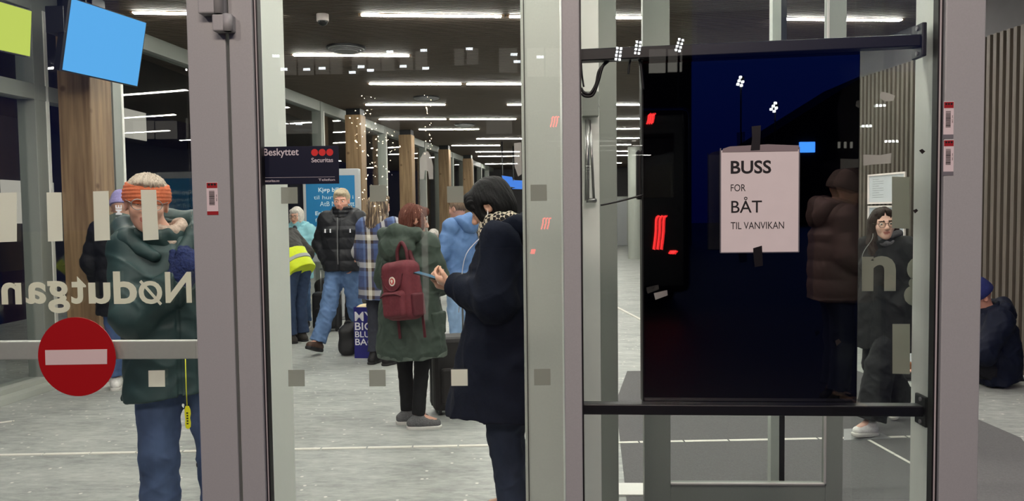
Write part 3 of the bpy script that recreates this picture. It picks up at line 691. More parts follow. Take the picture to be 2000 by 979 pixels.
def dist(p, X, Y, Z):
    if p['t'] == 'cap':
        a, b = p['a'], p['b']; ba = b - a; L2 = ba @ ba + 1e-12
        dx, dy, dz = X - a[0], Y - a[1], Z - a[2]
        t0 = (dx * ba[0] + dy * ba[1] + dz * ba[2]) / L2; t = np.clip(t0, 0, 1)
        r = p['ra'] + (p['rb'] - p['ra']) * t
        if p['q']: r = r + p['q'][1] * (np.abs(np.sin(PI * t * math.sqrt(L2) / p['q'][0])) ** 0.7 - 0.6)
        d = np.sqrt((dx - t * ba[0]) ** 2 + (dy - t * ba[1]) ** 2 + (dz - t * ba[2]) ** 2) - r
        if p['flat']: d = np.maximum(d, (t0 - 1) * math.sqrt(L2))
        return d
    if p['t'] == 'loft': o = p['o']
    else: o = p['c']
    R = p['R']; dx, dy, dz = X - o[0], Y - o[1], Z - o[2]
    x = dx * R[0, 0] + dy * R[1, 0] + dz * R[2, 0]; y = dx * R[0, 1] + dy * R[1, 1] + dz * R[2, 1]; z = dx * R[0, 2] + dy * R[1, 2] + dz * R[2, 2]
    if p['t'] == 'ell':
        r = p['r']; q = np.sqrt((x / r[0]) ** 2 + (y / r[1]) ** 2 + (z / r[2]) ** 2); g = np.sqrt((x / r[0] ** 2) ** 2 + (y / r[1] ** 2) ** 2 + (z / r[2] ** 2) ** 2) + 1e-9
        return q * (q - 1) / g
    if p['t'] == 'box':
        h = p['h'] - p['rd']; ax, ay, az = np.abs(x) - h[0], np.abs(y) - h[1], np.abs(z) - h[2]
        return np.sqrt(np.maximum(ax, 0) ** 2 + np.maximum(ay, 0) ** 2 + np.maximum(az, 0) ** 2) + np.minimum(np.maximum(ax, np.maximum(ay, az)), 0) - p['rd']
    pr = np.array(p['p']); zs = pr[:, 0]; zc = np.clip(z, zs[0], zs[-1])
    cx, cy, rx, ry = (np.interp(zc, zs, pr[:, i]).astype(np.float32) for i in (1, 2, 3, 4))
    if p['q']:
        w = p['q'][1] * (np.abs(np.sin(PI * z / p['q'][0])) ** 0.7 - 0.6); rx = rx + w; ry = ry + w
    e = p['e']; qq = (np.abs((x - cx) / rx) ** e + np.abs((y - cy) / ry) ** e) ** (1 / e)
    d = (qq - 1) * np.minimum(rx, ry)
    return np.maximum(d, np.maximum(zs[0] - z, z - zs[-1]))
def wob(X, Y, Z, s, ph=0.0):
    return (np.sin(s * (X + 0.55 * Z) + 1.7 * np.sin(0.6 * s * Y + ph)) + np.sin(s * 1.7 * (Z - 0.4 * Y) + 1.9 * np.sin(0.8 * s * X + 2 + ph)) + 0.6 * np.sin(s * 2.6 * (Y + 0.3 * X) + ph * 2 + 1.3 * np.sin(s * Z)))/ 2.6
def crease(X, Y, Z, s, ph=0.0):
    r = np.abs(wob(X, Y, Z, s, ph)); q = np.abs(wob(Y * .8, Z * 1.2, X, s * 1.5, ph + 1.1))
    return np.maximum(0, 1 - 2.2 * r) ** 1.5 * .7 + np.maximum(0, 1 - 2.6 * q) ** 1.5 * .5
def field(prims, h, disp=None, cuts=()):
    bs = [bounds(p) for p in prims if not p['sub']]
    lo = np.min([b[0] for b in bs], 0) - 4 * h; hi = np.max([b[1] for b in bs], 0) + 4 * h
    n = np.ceil((hi - lo) / h).astype(int) + 1
    ax = [(lo[i] + h * np.arange(n[i])).astype(np.float32) for i in range(3)]
    D = np.full(n, 0.5, np.float32)
    for p in prims:
        k = p['k']; b0, b1 = bounds(p); m = k + 3 * h
        i0 = np.maximum(((b0 - m - lo) / h).astype(int), 0); i1 = np.minimum(((b1 + m - lo) / h).astype(int) + 2, n)
        if np.any(i1 <= i0): continue
        sl = tuple(slice(a, b) for a, b in zip(i0, i1))
        X, Y, Z = ax[0][sl[0]][:, None, None], ax[1][sl[1]][None, :, None], ax[2][sl[2]][None, None, :]
        d = dist(p, X, Y, Z).astype(np.float32); d = np.broadcast_to(d, D[sl].shape)
        o = D[sl]
        if p['sub']:
            d = -d; hh = np.maximum(k - np.abs(o - d), 0) / k; D[sl] = np.maximum(o, d) + hh * hh * k / 4
        else:
            hh = np.maximum(k - np.abs(o - d), 0) / k; D[sl] = np.minimum(o, d) - hh * hh * k / 4
    X, Y, Z = ax[0][:, None, None], ax[1][None, :, None], ax[2][None, None, :]
    if disp is not None:
        I = np.nonzero(np.abs(D) < 0.04); D[I] += disp(ax[0][I[0]], ax[1][I[1]], ax[2][I[2]]).astype(np.float32)
    for nx, c in cuts: D = np.maximum(D, (nx[0] * X + nx[1] * Y + nx[2] * Z - c).astype(np.float32))
    return D, lo, h
def net(D, lo, h):
    s = D < 0
    c = np.zeros(tuple(np.array(D.shape) - 1), np.int8)
    off = [(i, j, k) for i in (0, 1) for j in (0, 1) for k in (0, 1)]
    sl = lambda i, j, k: (slice(i, D.shape[0] - 1 + i), slice(j, D.shape[1] - 1 + j), slice(k, D.shape[2] - 1 + k))
    for o in off: c += s[sl(*o)]
    act = (c > 0) & (c < 8); I, J, K = np.nonzero(act)
    idx = np.full(c.shape, -1, np.int32); idx[act] = np.arange(len(I), dtype=np.int32)
    acc = np.zeros((len(I), 3)); cnt = np.zeros(len(I)); base = np.stack([I, J, K], 1)
    V = {o: D[I + o[0], J + o[1], K + o[2]] for o in off}
    for a in off:
        for x in range(3):
            if a[x] == 0:
                b = list(a); b[x] = 1; b = tuple(b); va, vb = V[a], V[b]; m = (va < 0) != (vb < 0)
                t = va[m] / (va[m] - vb[m]); p = np.tile(np.array(a, float), (m.sum(), 1)); p[:, x] = t
                acc[m] += p; cnt[m] += 1
    P = (base + acc / cnt[:, None]) * h + lo
    quads = []
    for x in range(3):
        y, z = (x + 1) % 3, (x + 2) % 3
        a = [slice(None)] * 3; b = [slice(None)] * 3
        a[x] = slice(0, -1); b[x] = slice(1, None)
        for q in (y, z): a[q] = slice(1, -1); b[q] = slice(1, -1)
        sa, sb = s[tuple(a)], s[tuple(b)]
        for flip in (0, 1):
            e = np.nonzero(sa & ~sb) if not flip else np.nonzero(~sa & sb)
            g = np.stack(e, 1)
            if not len(g): continue
            g = g.copy(); g[:, y] += 1; g[:, z] += 1
            def cell(dy, dz):
                q = g.copy(); q[:, y] += dy; q[:, z] += dz; return idx[q[:, 0], q[:, 1], q[:, 2]]
            r = np.stack([cell(-1, -1), cell(0, -1), cell(0, 0), cell(-1, 0)], 1)
            quads.append(r[:, ::-1] if flip else r)
    return P, np.concatenate(quads)
def blob(name, prims, m, parent, h=0.006, disp=None, cuts=(), assign=None):
    P, Q = net(*field(prims, h, disp, cuts))
    me = bpy.data.meshes.new(name); me.vertices.add(len(P)); me.vertices.foreach_set('co', P.astype(np.float32).ravel())
    me.loops.add(Q.size); me.loops.foreach_set('vertex_index', Q.ravel().astype(np.int32))
    me.polygons.add(len(Q)); me.polygons.foreach_set('loop_start', (np.arange(len(Q)) * 4).astype(np.int32))
    for mm in (m if isinstance(m, (list, tuple)) else [m]): me.materials.append(mm)
    if assign is not None: me.polygons.foreach_set('material_index', assign(P[Q].mean(1)).astype(np.int32))
    me.polygons.foreach_set('use_smooth', np.ones(len(Q), bool)); me.update(calc_edges=True); me.validate()
    return link(bpy.data.objects.new(name, me), parent)

# ------------------------------------------------------------------ people
def rot(yaw=0, pitch=0, roll=0):
    """head frame: yaw + turns to the left, pitch + looks down, roll + tips to the right"""
    return np.array((Matrix.Rotation(yaw, 3, 'Z') @ Matrix.Rotation(-pitch, 3, 'X') @ Matrix.Rotation(roll, 3, 'Y')))
def rodr(v, ax, a):
    ax = unit(ax); v = np.asarray(v, float)
    return v * math.cos(a) + np.cross(ax, v) * math.sin(a) + ax * (ax @ v) * (1 - math.cos(a))
J0 = dict(pel=(0, 0, .95), chest=(0, 0, 1.26), neck=(0, -.012, 1.425), head=(0, .022, 1.575),
          shL=(-.170, -.005, 1.385), elL=(-.215, -.03, 1.105), wrL=(-.215, .05, .86), shR=(.170, -.005, 1.385), elR=(.215, -.03, 1.105), wrR=(.215, .05, .86),
          hipL=(-.088, 0, .90), knL=(-.092, .02, .49), anL=(-.092, -.01, .085), hipR=(.088, 0, .90), knR=(.092, .02, .49), anR=(.092, -.01, .085))
class Person:
    def __init__(s, label, loc, face, H=1.70, J=None, head=(0, 0, 0), toeL=(-.15, 1, 0), toeR=(.15, 1, 0), h=0.006, skin=(205, 160, 138), group=None):
        s.root = thing('person', label, 'person', loc, face, group); sc = H / 1.70; s.root.scale = (sc, sc, sc)
        s.J = {k: vec(*v) for k, v in {**J0, **(J or {})}.items()}; s.R = rot(*[math.radians(a) for a in head]); s.h = h / sc
        s.toe = {'L': unit(toeL), 'R': unit(toeR)}; s.skin = skinm('skin', skin)
        s.lips = skinm('lips', (int(skin[0] * .80), int(skin[1] * .62), int(skin[2] * .62)))
    def hp(s, x, y, z): return s.J['head'] + s.R @ vec(x, y, z)
    def tr(s):
        w = unit(s.J['neck'] - s.J['pel']); x = unit(s.J['shR'] - s.J['shL']); x = unit(x - w * (x @ w)); y = np.cross(w, x)
        return np.stack([x, y, w], 1)
    def hand(s, side, d, n, curl=(.35, .5, .35), thumb=0.5):
        w = s.J['wr' + side]; d = unit(d); n = unit(np.asarray(n, float) - d * (np.asarray(n, float) @ d)); lat = np.cross(d, n)
        if side == 'L': lat = -lat
        lat = -lat if np.dot(lat, lat) < 0 else lat
        P = [cap(w - d * .03, w + d * .01, .026, .025, .02)]
        for i, (o, L, r) in enumerate([(.028, .072, .0082), (.0095, .080, .0085), (-.0095, .074, .0082), (-.027, .058, .0072)]):
            b = w + d * (.098 - .005 * abs(i - 1)) + lat * o
            P.append(cap(w + d * .012 + lat * o * .55, b, .0145, .0115, .016))
            ax = np.cross(d, n); dd = d; p = b
            for q, (f, a) in enumerate(zip((.45, .3, .25), curl)):
                dd = rodr(dd, ax, a * (1 + .08 * i)); e = p + dd * L * f; P.append(cap(p, e, r * (1.05 - .08 * q), r * (.98 - .08 * q), .004)); p = e
        b = w + d * .03 + lat * .026; dd = unit(d * .75 + lat * .62 + n * thumb); e = b + dd * .045
        P.append(cap(b, e, .0145, .0105, .012)); d2 = unit(d * .9 + lat * .15 + n * thumb * 1.1); P.append(cap(e, e + d2 * .032, .0100, .0082, .004))
        return P
    def headprims(s):
        R, h = s.R, s.hp; E = lambda c, r, k=.02, sub=False: ell(h(*c), r, R, k, sub); Cc = lambda a, b, ra, rb=None, k=.012, sub=False: cap(h(*a), h(*b), ra, rb, k, sub=sub)
        P = [E((0, -.014, .032), (.076, .096, .086)), E((0, .020, -.032), (.060, .068, .078), .03), E((0, .050, -.078), (.036, .036, .030), .03),
             E((0, .066, -.096), (.020, .018, .016), .02)]
        for m in (-1, 1):
            P += [E((.036 * m, .062, -.026), (.026, .024, .026), .02), Cc((.014 * m, .088, .024), (.046 * m, .070, .024), .0085, .007, .014),
                  E((.032 * m, .100, .003), (.018, .016, .0125), .014, True), E((.032 * m, .0745, .003), (.0145, .0135, .012), .006),
                  E((.077 * m, -.006, -.004), (.010, .021, .032), .008), E((.083 * m, .000, -.004), (.006, .011, .019), .006, True), E((.0115 * m, .103, -.034), (.0085, .010, .008), .008)]
        P += [Cc((0, .086, .014), (0, .110, -.026), .0075, .0110, .010), E((0, .1085, -.029), (.0115, .011, .010), .008),
              Cc((-.019, .083, -.0575), (.019, .083, -.0575), .0060, .0060, .008), Cc((0, .0905, -.0565), (0, .0905, -.0575), .0055, .0055, .012),
              Cc((-.017, .083, -.069), (.017, .083, -.069), .0068, .0068, .008), Cc((-.022, .0955, -.0632), (.022, .0955, -.0632), .0022, .0022, .004, True),
              E((0, .098, -.047), (.005, .006, .006), .006, True)]
        return P
    def body(s, handL=None, handR=None, dressed=True, brow=None, face=True):
        J = s.J; TR = s.tr(); f = .86
        P = s.headprims()
        P.append(cap(J['neck'] - TR[:, 2] * .02, s.hp(0, -.022, -.055), .056, .053, .03))
        wz = np.linalg.norm(J['neck'] - J['pel'])
        P.append(loft([(-.09, 0, 0, .11 * f, .08 * f), (0, 0, 0, .165 * f, .115 * f), (.14, 0, 0, .135 * f, .10 * f), (.30, 0, .0, .155 * f, .112 * f), (wz - .06, 0, 0, .135 * f, .085 * f), (wz, 0, 0, .06, .055)], J['pel'], TR, .04))
        for c in 'LR':
            P += [cap(J['neck'] - TR[:, 2] * .05, J['sh' + c], .045, .048, .03), cap(J['sh' + c], J['el' + c], .048, .038, .02), cap(J['el' + c], J['wr' + c], .038, .026, .02),
                  cap(J['hip' + c], J['kn' + c], .072, .052, .04), cap(J['kn' + c], J['an' + c], .052, .036, .02), cap(J['an' + c], J['an' + c] + s.toe[c] * .13 + vec(0, 0, -.035), .036, .024, .02)]
        for c, hd in (('L', handL), ('R', handR)):
            P += s.hand(c, **(hd or dict(d=J['wr' + c] - J['el' + c], n=(1 if c == 'L' else -1, 0.2, 0))))
        Hc, R = J['head'], s.R
        def asg(C):
            q = (C - Hc) @ R; m = np.zeros(len(C))
            m[(np.abs(q[:, 0]) < .024) & (q[:, 2] < -.0525) & (q[:, 2] > -.0735 + .25 * np.abs(q[:, 0])) & (q[:, 1] > .070)] = 1
            if brow is not None: m[(np.abs(np.abs(q[:, 0]) - .031) < .018) & (np.abs(q[:, 2] - .024) < .0050) & (q[:, 1] > .060)] = 2
            return m
        s.bodyo = blob('body', P, [s.skin, s.lips] + ([brow] if brow is not None else []), s.root, s.h, None, (), asg)
        if face:
            for m in (-1, 1):
                def ea(C, m=m):
                    q = (C - Hc) @ R; return ((q[:, 1] > .0805) & ((q[:, 0] - .032 * m) ** 2 + (q[:, 2] - .003) ** 2 < .0056 ** 2)) * 1.0
                blob('eye', [ell(s.hp(.032 * m, .0785, .003), (.0115, .0115, .0085), R, .01)], [M['eye_white'], M['iris']], s.root, .0016, None, (), ea)
        return s
    def trousers(s, m, hipr=.150, th=.092, kn=.070, an=.062, cuff=.06, folds=.006, name='trousers'):
        J = s.J; P = [ell(J['pel'] + vec(0, 0, -.01), (hipr, .118, .11), None, .04)]
        for c in 'LR':
            e = J['an' + c] + unit(J['kn' + c] - J['an' + c]) * cuff
            P += [cap(J['hip' + c] + vec(0, 0, -.02), J['kn' + c], th, kn, .035), cap(J['kn' + c], e, kn, an, .02, True)]
        blob(name, P, m, s.root, s.h * 1.15, lambda X, Y, Z: folds * .8 * wob(X, Y, Z, 22, 1.0) + folds * .4 * wob(X, Y, Z, 60, 2.) - folds * 1.3 * crease(X, Y, Z, 14, 1.5))
    def shoes(s, m, sole, L=.165, w=.040, boot=0.0, lace=None, name='shoe'):
        for c in 'LR':
            A = s.J['an' + c]; t = s.toe[c]; sh = unit(s.J['kn' + c] - A); lt = unit(np.cross(t, vec(0, 0, 1))); up = unit(np.cross(lt, t))
            b = A - up * .042; P = [cap(b - t * .045, b + t * .04, w, w, .02), cap(b + t * .03, b + t * (L - .03) - up * .008, w, w * .84, .02), cap(A - up * .02, A + sh * (.02 + boot), .042, .044 if boot else .040, .03, True), cap(A - up * .01, b + t * .09, .036, .026, .03)]
            base = float((b - up * .034) @ up)
            o = blob(name, P, m, s.root, s.h, lambda X, Y, Z: .0012 * wob(X, Y, Z, 130), [(-up, -base)])
            R = np.stack([lt, t, up], 1)
            blob('sole', [cap(b - t * .045 - up * .030, b + t * .03 - up * .03, .045, .043, .02), cap(b + t * .03 - up * .03, b + t * (L - .025) - up * .03, .044, .038, .02)], sole, o, s.h * .8, None, [(-up, -(base - .016)), (up, base + .014)])
            if lace is not None:
                bm = NB()
                for q in range(4):
                    p = b + t * (.045 + .022 * q) + up * (.044 - .0085 * q); tube(bm, [p - lt * .02, p + up * .007, p + lt * .02], .0035, 6)
                p = b + t * .05 + up * .045; tube(bm, [p, p + lt * .03 - up * .02], .003, 6); tube(bm, [p, p - lt * .03 - up * .022], .003, 6)
                obj('laces', bm, lace, o)
    def coat(s, m, prof, sl=(.070, .062, .048), quilt=None, folds=.005, fs=18, name='jacket', zipgroove=False, cuff=.0, h=None, extra=(), shk=.045, assign=None, sq=None):
        J = s.J; TR = s.tr(); base = .95
        wz = np.linalg.norm(J['neck'] - J['pel']) - (1.425 - .95)
        pr = [((z - base) + (wz if z > 1.15 else 0), cx, cy, rx, ry) for (z, cx, cy, rx, ry) in prof]
        P = [loft(pr, J['pel'], TR, .035, quilt, 2.25)]
        for c in 'LR':
            n = J['neck'] - TR[:, 2] * .045
            P += [cap(n, J['sh' + c] - TR[:, 2] * .005, .062, sl[0] * .98, shk), cap(J['sh' + c], J['el' + c], sl[0], sl[1], .035, False, sq or quilt), cap(J['el' + c], J['wr' + c] + unit(J['wr' + c] - J['el' + c]) * cuff, sl[1], sl[2], .03, True, sq or quilt)]
        P += list(extra)
        yf = lambda X, Y, Z: 0
        def dp(X, Y, Z):
            d = folds * .9 * wob(X, Y, Z, fs) + folds * .5 * wob(X, Y, Z, fs * 2.3, 3.) - folds * 1.25 * crease(X, Y, Z * .75, fs * .8, 2.)
            if zipgroove: d = d + np.where((np.abs(X) < .008) & (Y > .03), .006, 0)
            return d
        s.coato = blob(name, P, m, s.root, h or s.h * 1.1, dp, (), assign)
        return s.coato
    def collar(s, m, r=.078, hgt=.075, name='collar', th=.018, tilt=0):
        J = s.J; c = J['neck']; up = unit(s.hp(0, -.022, -.055) - c); P = []
        n = 14
        x = s.tr()[:, 0]; y = unit(np.cross(up, x))
        for i in range(n + 1):
            a = 2 * PI * i / n + PI / 2; b = 2 * PI * (i + 1) / n + PI / 2
            p = c + x * r * math.cos(a) + y * r * math.sin(a); q = c + x * r * math.cos(b) + y * r * math.sin(b)
            P += [cap(p - up * .01, q - up * .01, th, th, .02), cap(p + up * hgt * .9, q + up * hgt * .9, th * .8, th * .8, .02), cap(p + up * hgt * .4, q + up * hgt * .4, th * .9, th * .9, .02)]
        return blob(name, P, m, s.root, s.h, lambda X, Y, Z: .003 * wob(X, Y, Z, 35))
    def hood(s, m, size=1.0, name='hood', drop=0.0, fur=None):
        """hood lying on the back"""
        J = s.J; TR = s.tr(); o = J['neck']; g = lambda x, y, z: o + TR @ (vec(x, y, z) * size)
        P = [ell(g(0, -.105, -.015 - drop), vec(.125, .062, .085) * size, TR, .04), cap(g(-.105, .03, .0), g(-.11, -.07, .035), .030 * size, .036 * size, .04), cap(g(.105, .03, .0), g(.11, -.07, .035), .030 * size, .036 * size, .04),
             cap(g(-.11, -.07, .03), g(0, -.11, .055), .036 * size, .036 * size, .04), cap(g(.11, -.07, .03), g(0, -.11, .055), .036 * size, .036 * size, .04), cap(g(-.10, .03, 0), g(-.035, .10, -.06), .028 * size, .022, .04), cap(g(.10, .03, 0), g(.035, .10, -.06), .028 * size, .022, .04)]
        return blob(name, P, m, s.root, s.h, lambda X, Y, Z: .004 * wob(X, Y, Z, 30) - .006 * crease(X, Y, Z, 16))
    def hair(s, m, kind='short', vol=1.0, length=.0, name='hair', parent=None, strand=1.0, ear=False):
        R, h = s.R, s.hp; E = lambda c, r, k=.02, sub=False: ell(h(*c), r, R, k, sub)
        v = vol
        P = [E((0, -.020, .040), (.084 * v, .102 * v, .090 * v))]
        if kind == 'short':
            P += [E((0, .062, .085), (.05, .035, .02), .03), E((0, .085, -.030), (.072, .075, .084), .012, True), E((0, .0, -.12), (.12, .14, .085), .012, True)]
            for q in (-1, 1): P.append(E((.088 * q, -.002, -.02), (.03, .026, .042), .01, True))
        elif kind == 'bob':
            P += [E((0, -.035, -.02), (.088 * v, .082 * v, .10), .03), E((.06, .02, -.03), (.03, .045, .085), .03), E((-.06, .02, -.03), (.03, .045, .085), .03), E((0, .072, .080), (.055, .03, .03), .03),
                  E((0, .098, -.035), (.054, .075, .082), .012, True)]
        elif kind == 'long':
            P += [E((0, -.035, -.02), (.088 * v, .082 * v, .10), .03)]
            for q in (-1, 1):
                P += [cap(h(.066 * q, -.004, .03), h(.080 * q, -.01, -.13), .028, .036, .03), cap(h(.080 * q, -.01, -.13), h(.085 * q, .01, -.13 - length), .040, .026, .03)]
            P += [cap(h(0, -.055, .0), h(0, -.070, -.14 - length * .8), .082, .066, .05), cap(h(-.045, -.05, -.05), h(-.05, -.06, -.14 - length * .8), .045, .045, .05), cap(h(.045, -.05, -.05), h(.05, -.06, -.14 - length * .8), .045, .045, .05),
                  E((0, .056, .088), (.055, .03, .024), .03), E((0, .106, -.022), (.072, .088, .090), .012, True), E((0, .090, .072), (.004, .05, .03), .012, True)]
        if ear:
            for q in (-1, 1): P += [E((.096 * q, .004, -.022), (.034, .026, .036), .012, True), E((.075 * q, .015, -.095), (.05, .05, .045), .02, True)]
        def dp(X, Y, Z):
            q = np.stack([X - s.J['head'][0], Y - s.J['head'][1], Z - s.J['head'][2]], -1) @ s.R
            a = np.arctan2(q[..., 0], q[..., 1]); return strand * .0030 * np.sin(a * 23 + 3 * np.sin(a * 5 + q[..., 2] * 18)) + strand * .0022 * np.sin(a * 47 + 5 * np.sin(q[..., 2] * 25 + a)) + .003 * wob(X, Y, Z, 38)
        return blob(name, P, m, parent or s.root, min(s.h, .0045), dp)
    def beanie(s, m, m2=None, low=0.018, vol=1.0, name='beanie'):
        R, h = s.R, s.hp
        P = [ell(h(0, -.016, .046), vec(.089, .109, .100) * vol, R, .02), ell(h(0, -.03, .12), (.05, .06, .035), R, .05)]
        n = R @ vec(0, .22, 1); n = unit(n); c = n @ h(0, 0, low)
        def dp(X, Y, Z):
            q = np.stack([X - s.J['head'][0], Y - s.J['head'][1], Z - s.J['head'][2]], -1) @ s.R
            a = np.arctan2(q[..., 0], q[..., 1]); return .0016 * np.sin(a * 56) * (q[..., 2] < .11)
        o = blob(name, P, m, s.root, min(s.h, .005), dp, [(-n, -c)])
        P = [ell(h(0, -.016, .040), vec(.0925, .1125, .098) * vol, R, .02)]
        blob('turned_up_brim', P, m2 or m, o, min(s.h, .005), dp, [(-n, -c + .004), (n, c + .052)])
        return o
    def scarf(s, m, r=.074, th=.034, name='scarf', z=.03):
        c = s.J['neck'] + s.tr()[:, 2] * z; P = []; n = 12
        for lev in (0, 1):
            for i in range(n):
                a, b = 2 * PI * i / n, 2 * PI * (i + 1) / n; f = lambda t: c + vec(r * math.cos(t), r * math.sin(t) + .01, lev * .045 - .018 + .016 * math.sin(t * 2 + lev))
                P.append(cap(f(a), f(b), th * (1 - .15 * lev), th * (1 - .15 * lev), .012))
        return blob(name, P, m, s.root, s.h, lambda X, Y, Z: .004 * wob(X, Y, Z, 45))
    def glasses(s, m=None):
        t = bpy.data.objects.new('spectacles', None); COL.objects.link(t); t.parent = s.root
        bm = NB(); g = s.hp
        for q in (-1, 1):
            tube(bm, [g(.033 * q + .024 * math.cos(a), .108, .000 + .021 * math.sin(a)) for a in np.linspace(0, 2 * PI, 22)], .0018, 6, False)
            tube(bm, [g(.057 * q, .106, .006), g(.077 * q, .06, .012), g(.082 * q, -.005, .014)], .0017, 6)
        tube(bm, [g(-.010, .109, .005), g(0, .112, .008), g(.010, .109, .005)], .0018, 6)
        bpy.data.objects.remove(t); o = obj('spectacles', bm, m or M['rim'], s.root, True)
        for q in (-1, 1):
            bm = NB(); disc(bm, g(.033 * q, .1075, 0), .0225, Vector(s.R @ vec(0, 1, 0)), .001, 24); obj('lens', bm, M['lens'], o)
    def part(s, name, prims, m, h=None, disp=None, cuts=(), parent=None): return blob(name, prims, m, parent or s.root, h or s.h, disp, cuts)
    def tubep(s, name, pts, r, m, parent=None):
        bm = NB(); tube(bm, spline(pts, 8), r, 8); return obj(name, bm, m, parent or s.root, True)
    def world(s, p):
        b = s.root; sc = b.scale.x; return Vector(b.location) + Matrix.Rotation(b.rotation_euler.z, 3, 'Z') @ (Vector(p) * sc)

def prof(hem, hemr, waist=(.185, .150), chest=(.200, .150), hip=(.190, .155), low=None):
    P = [(hem, 0, 0, hemr[0], hemr[1])]
    if low: P += low
    if hem < .88: P.append((.93, 0, 0, hip[0], hip[1]))
    P += [(1.08, 0, 0, waist[0], waist[1]), (1.27, 0, .004, chest[0], chest[1]), (1.37, 0, 0, .165, .118), (1.425, 0, -.004, .092, .085), (1.44, 0, -.006, .084, .080)]
    return P
D = math.radians
SOLE_W = mat('white_sole', lin(214, 212, 206), 0.6); SOLE_B = mat('black_sole', lin(22, 22, 24), 0.6)
def phone(label, loc, R, glow=True):
    t = thing('phone', label, 'phone', loc); mx = R.to_4x4()
    bm = NB(); box(bm, (-.036, -.004, -.075), (.036, .004, .075), .003); move(bm, mx); obj('case', bm, M['black_plastic'], t)
    bm = NB(); box(bm, (-.033, -.0052, -.070), (.033, -.0038, .070)); move(bm, mx); obj('screen', bm, M['phone_glow'], t)
    return t

# 1 person with the orange headband, dark green coat, facing the camera
loc = (-1.615, 3.28, 0)
p = Person('person in orange knitted headband and dark green coat, hand raised to the chin', loc, D(206), 1.74, dict(
    elR=(.165, .13, 1.11), wrR=(-.03, .205, 1.27), elL=(-.235, .02, 1.11), wrL=(-.13, .05, .92), neck=(.04, -.012, 1.43), head=(.10, .04, 1.57), hipL=(-.10, 0, .9), knL=(-.135, .03, .49), anL=(-.16, -.01, .085), knR=(.085, .03, .49), anR=(.10, 0, .085)), (2, 4, -4), h=.005, skin=(206, 158, 138))
g = fab('dark_green_shell', (36, 58, 58), .55, .1, 30, .1, .4)
p.body(dict(d=(.3, -.1, -1), n=(1, 0, 0)), handR=dict(d=(-.2, .05, .9), n=(0, -1, .1), curl=(1.1, 1.1, .8)), brow=hairm('brow', (140, 110, 90)))
p.trousers(jean('blue_jeans', (80, 98, 132)), .155, .096, .075, .078, .0)
p.shoes(fab('dark_leather_shoe', (40, 34, 30), .5), SOLE_B)
p.coat(g, prof(.775, (.225, .185), (.195, .16), (.205, .16), (.215, .175)), (.078, .076, .060), None, .008, 15, 'coat', True, -.01)
p.hood(g, 1.32); p.collar(g, .088, .05)
p.scarf(fab('beige_scarf', (178, 160, 146), .9, .25, 80, .4),   .070, .028, 'scarf', .01)
ho = p.hair(hairm('grey_blond_hair', (172, 160, 146)), 'short', .97, strand=1.3)
# the headband
R, hh = p.R, p.hp
n = unit(R @ vec(0, .10, 1)); c = n @ hh(0, 0, .055)
hbm = fab('orange_knit', (192, 104, 72), .9, .12, 70, .3)
p.part('headband', [ell(hh(0, -.014, .030), (.0945, .1165, .106), R)], hbm, .004, lambda X, Y, Z: .0018 * np.sin(Z * 420), [(n, c + .026), (-n, -c + .046)])
p.glasses(M['steel'])
p.part('glove', p.hand('R', (-.2, .05, .9), (0, -1, .1), (1.1, 1.1, .8)) + [cap(p.J['wrR'] - unit(p.J['wrR'] - p.J['elR']) * .03, p.J['wrR'] + vec(-.02, .005, .04), .050, .048, .02)], fab('navy_wool', (34, 44, 84), .95, .3, 120, .8), .004, lambda X, Y, Z: -.0055 + .002 * wob(X, Y, Z, 150))
pk = p.part('pocket_flap', [bx((-.13, .172, 1.00), (.062, .010, .024), rot(0, 0, .12), .008)], g, .005)
bm = NB(); disc(bm, (-.165, .182, 1.0), .008, (0, 1, 0), .004, 14); obj('snap_button', bm, M['steel'], pk)
# yellow reflector tag
tg = Vector(atY(366, 815, 3.06)); t = thing('reflector_tag', 'small yellow shoe shaped reflector tag on a cord, hanging at the dark green coat', 'reflector', tg)
bm = NB(); zt = atY(362, 700, 3.06) - tg; tube(bm, [zt, zt * .5 + Vector((-.001, 0, 0)), (0, 0, .045)], .0022, 8); obj('cord', bm, mat('yellow_cord', lin(206, 206, 40), .6), t)
bm = NB(); o_ = [(-.006, .045), (.006, .045), (.012, .03), (.013, .012), (.009, -.006), (.012, -.024), (.011, -.042), (.002, -.05), (-.008, -.046), (-.011, -.03), (-.009, -.01), (-.012, .012), (-.011, .032)]
prism(bm, [(a, 0, b) for a, b in o_], (0, .004, 0)); obj('tag_body', bm, mat('fluorescent_yellow', lin(232, 228, 30), .45), t)
bm = NB()
for q in range(5): box(bm, (-.004 + .001 * (q % 2), -.001, -.03 + q * .011), (.004, 0.0003, -.0245 + q * .011))
obj('tag_print', bm, M['ink'], t)

# 2 person behind, purple hat
loc = (-3.80, 6.75, 0)
p = Person('person in lilac hat and grey green hood, half hidden behind the orange headband', loc, D(20), 1.76, dict(elL=(-.25, .02, 1.12), wrL=(-.22, .14, .92)), (0, 5, 0), h=.009)
p.body(face=False); p.trousers(jean('blue_jeans_worn', (70, 92, 130)), .15, .092, .07, .066, .03); p.shoes(fab('white_trainer', (220, 218, 214), .6), SOLE_W)
bk = fab('black_padded_shell', (24, 25, 30), .6, .15, 50, .15)
p.coat(bk, prof(.66, (.225, .18), (.21, .17), (.22, .17), (.215, .175)), (.088, .084, .066), (.11, .008), .005, 20, 'jacket')
p.hood(fab('grey_green_hood', (72, 84, 78)), 1.15); p.beanie(fab('lilac_knit', (150, 142, 190), .9, .1, 80, .3))
t = text_bm('SE AWATCH ME AWATCH ME', 0.88, 0.05, .03, .001); move(t, T(.04, -.205, .72) @ Matrix.Rotation(-PI / 2, 4, 'Y'))
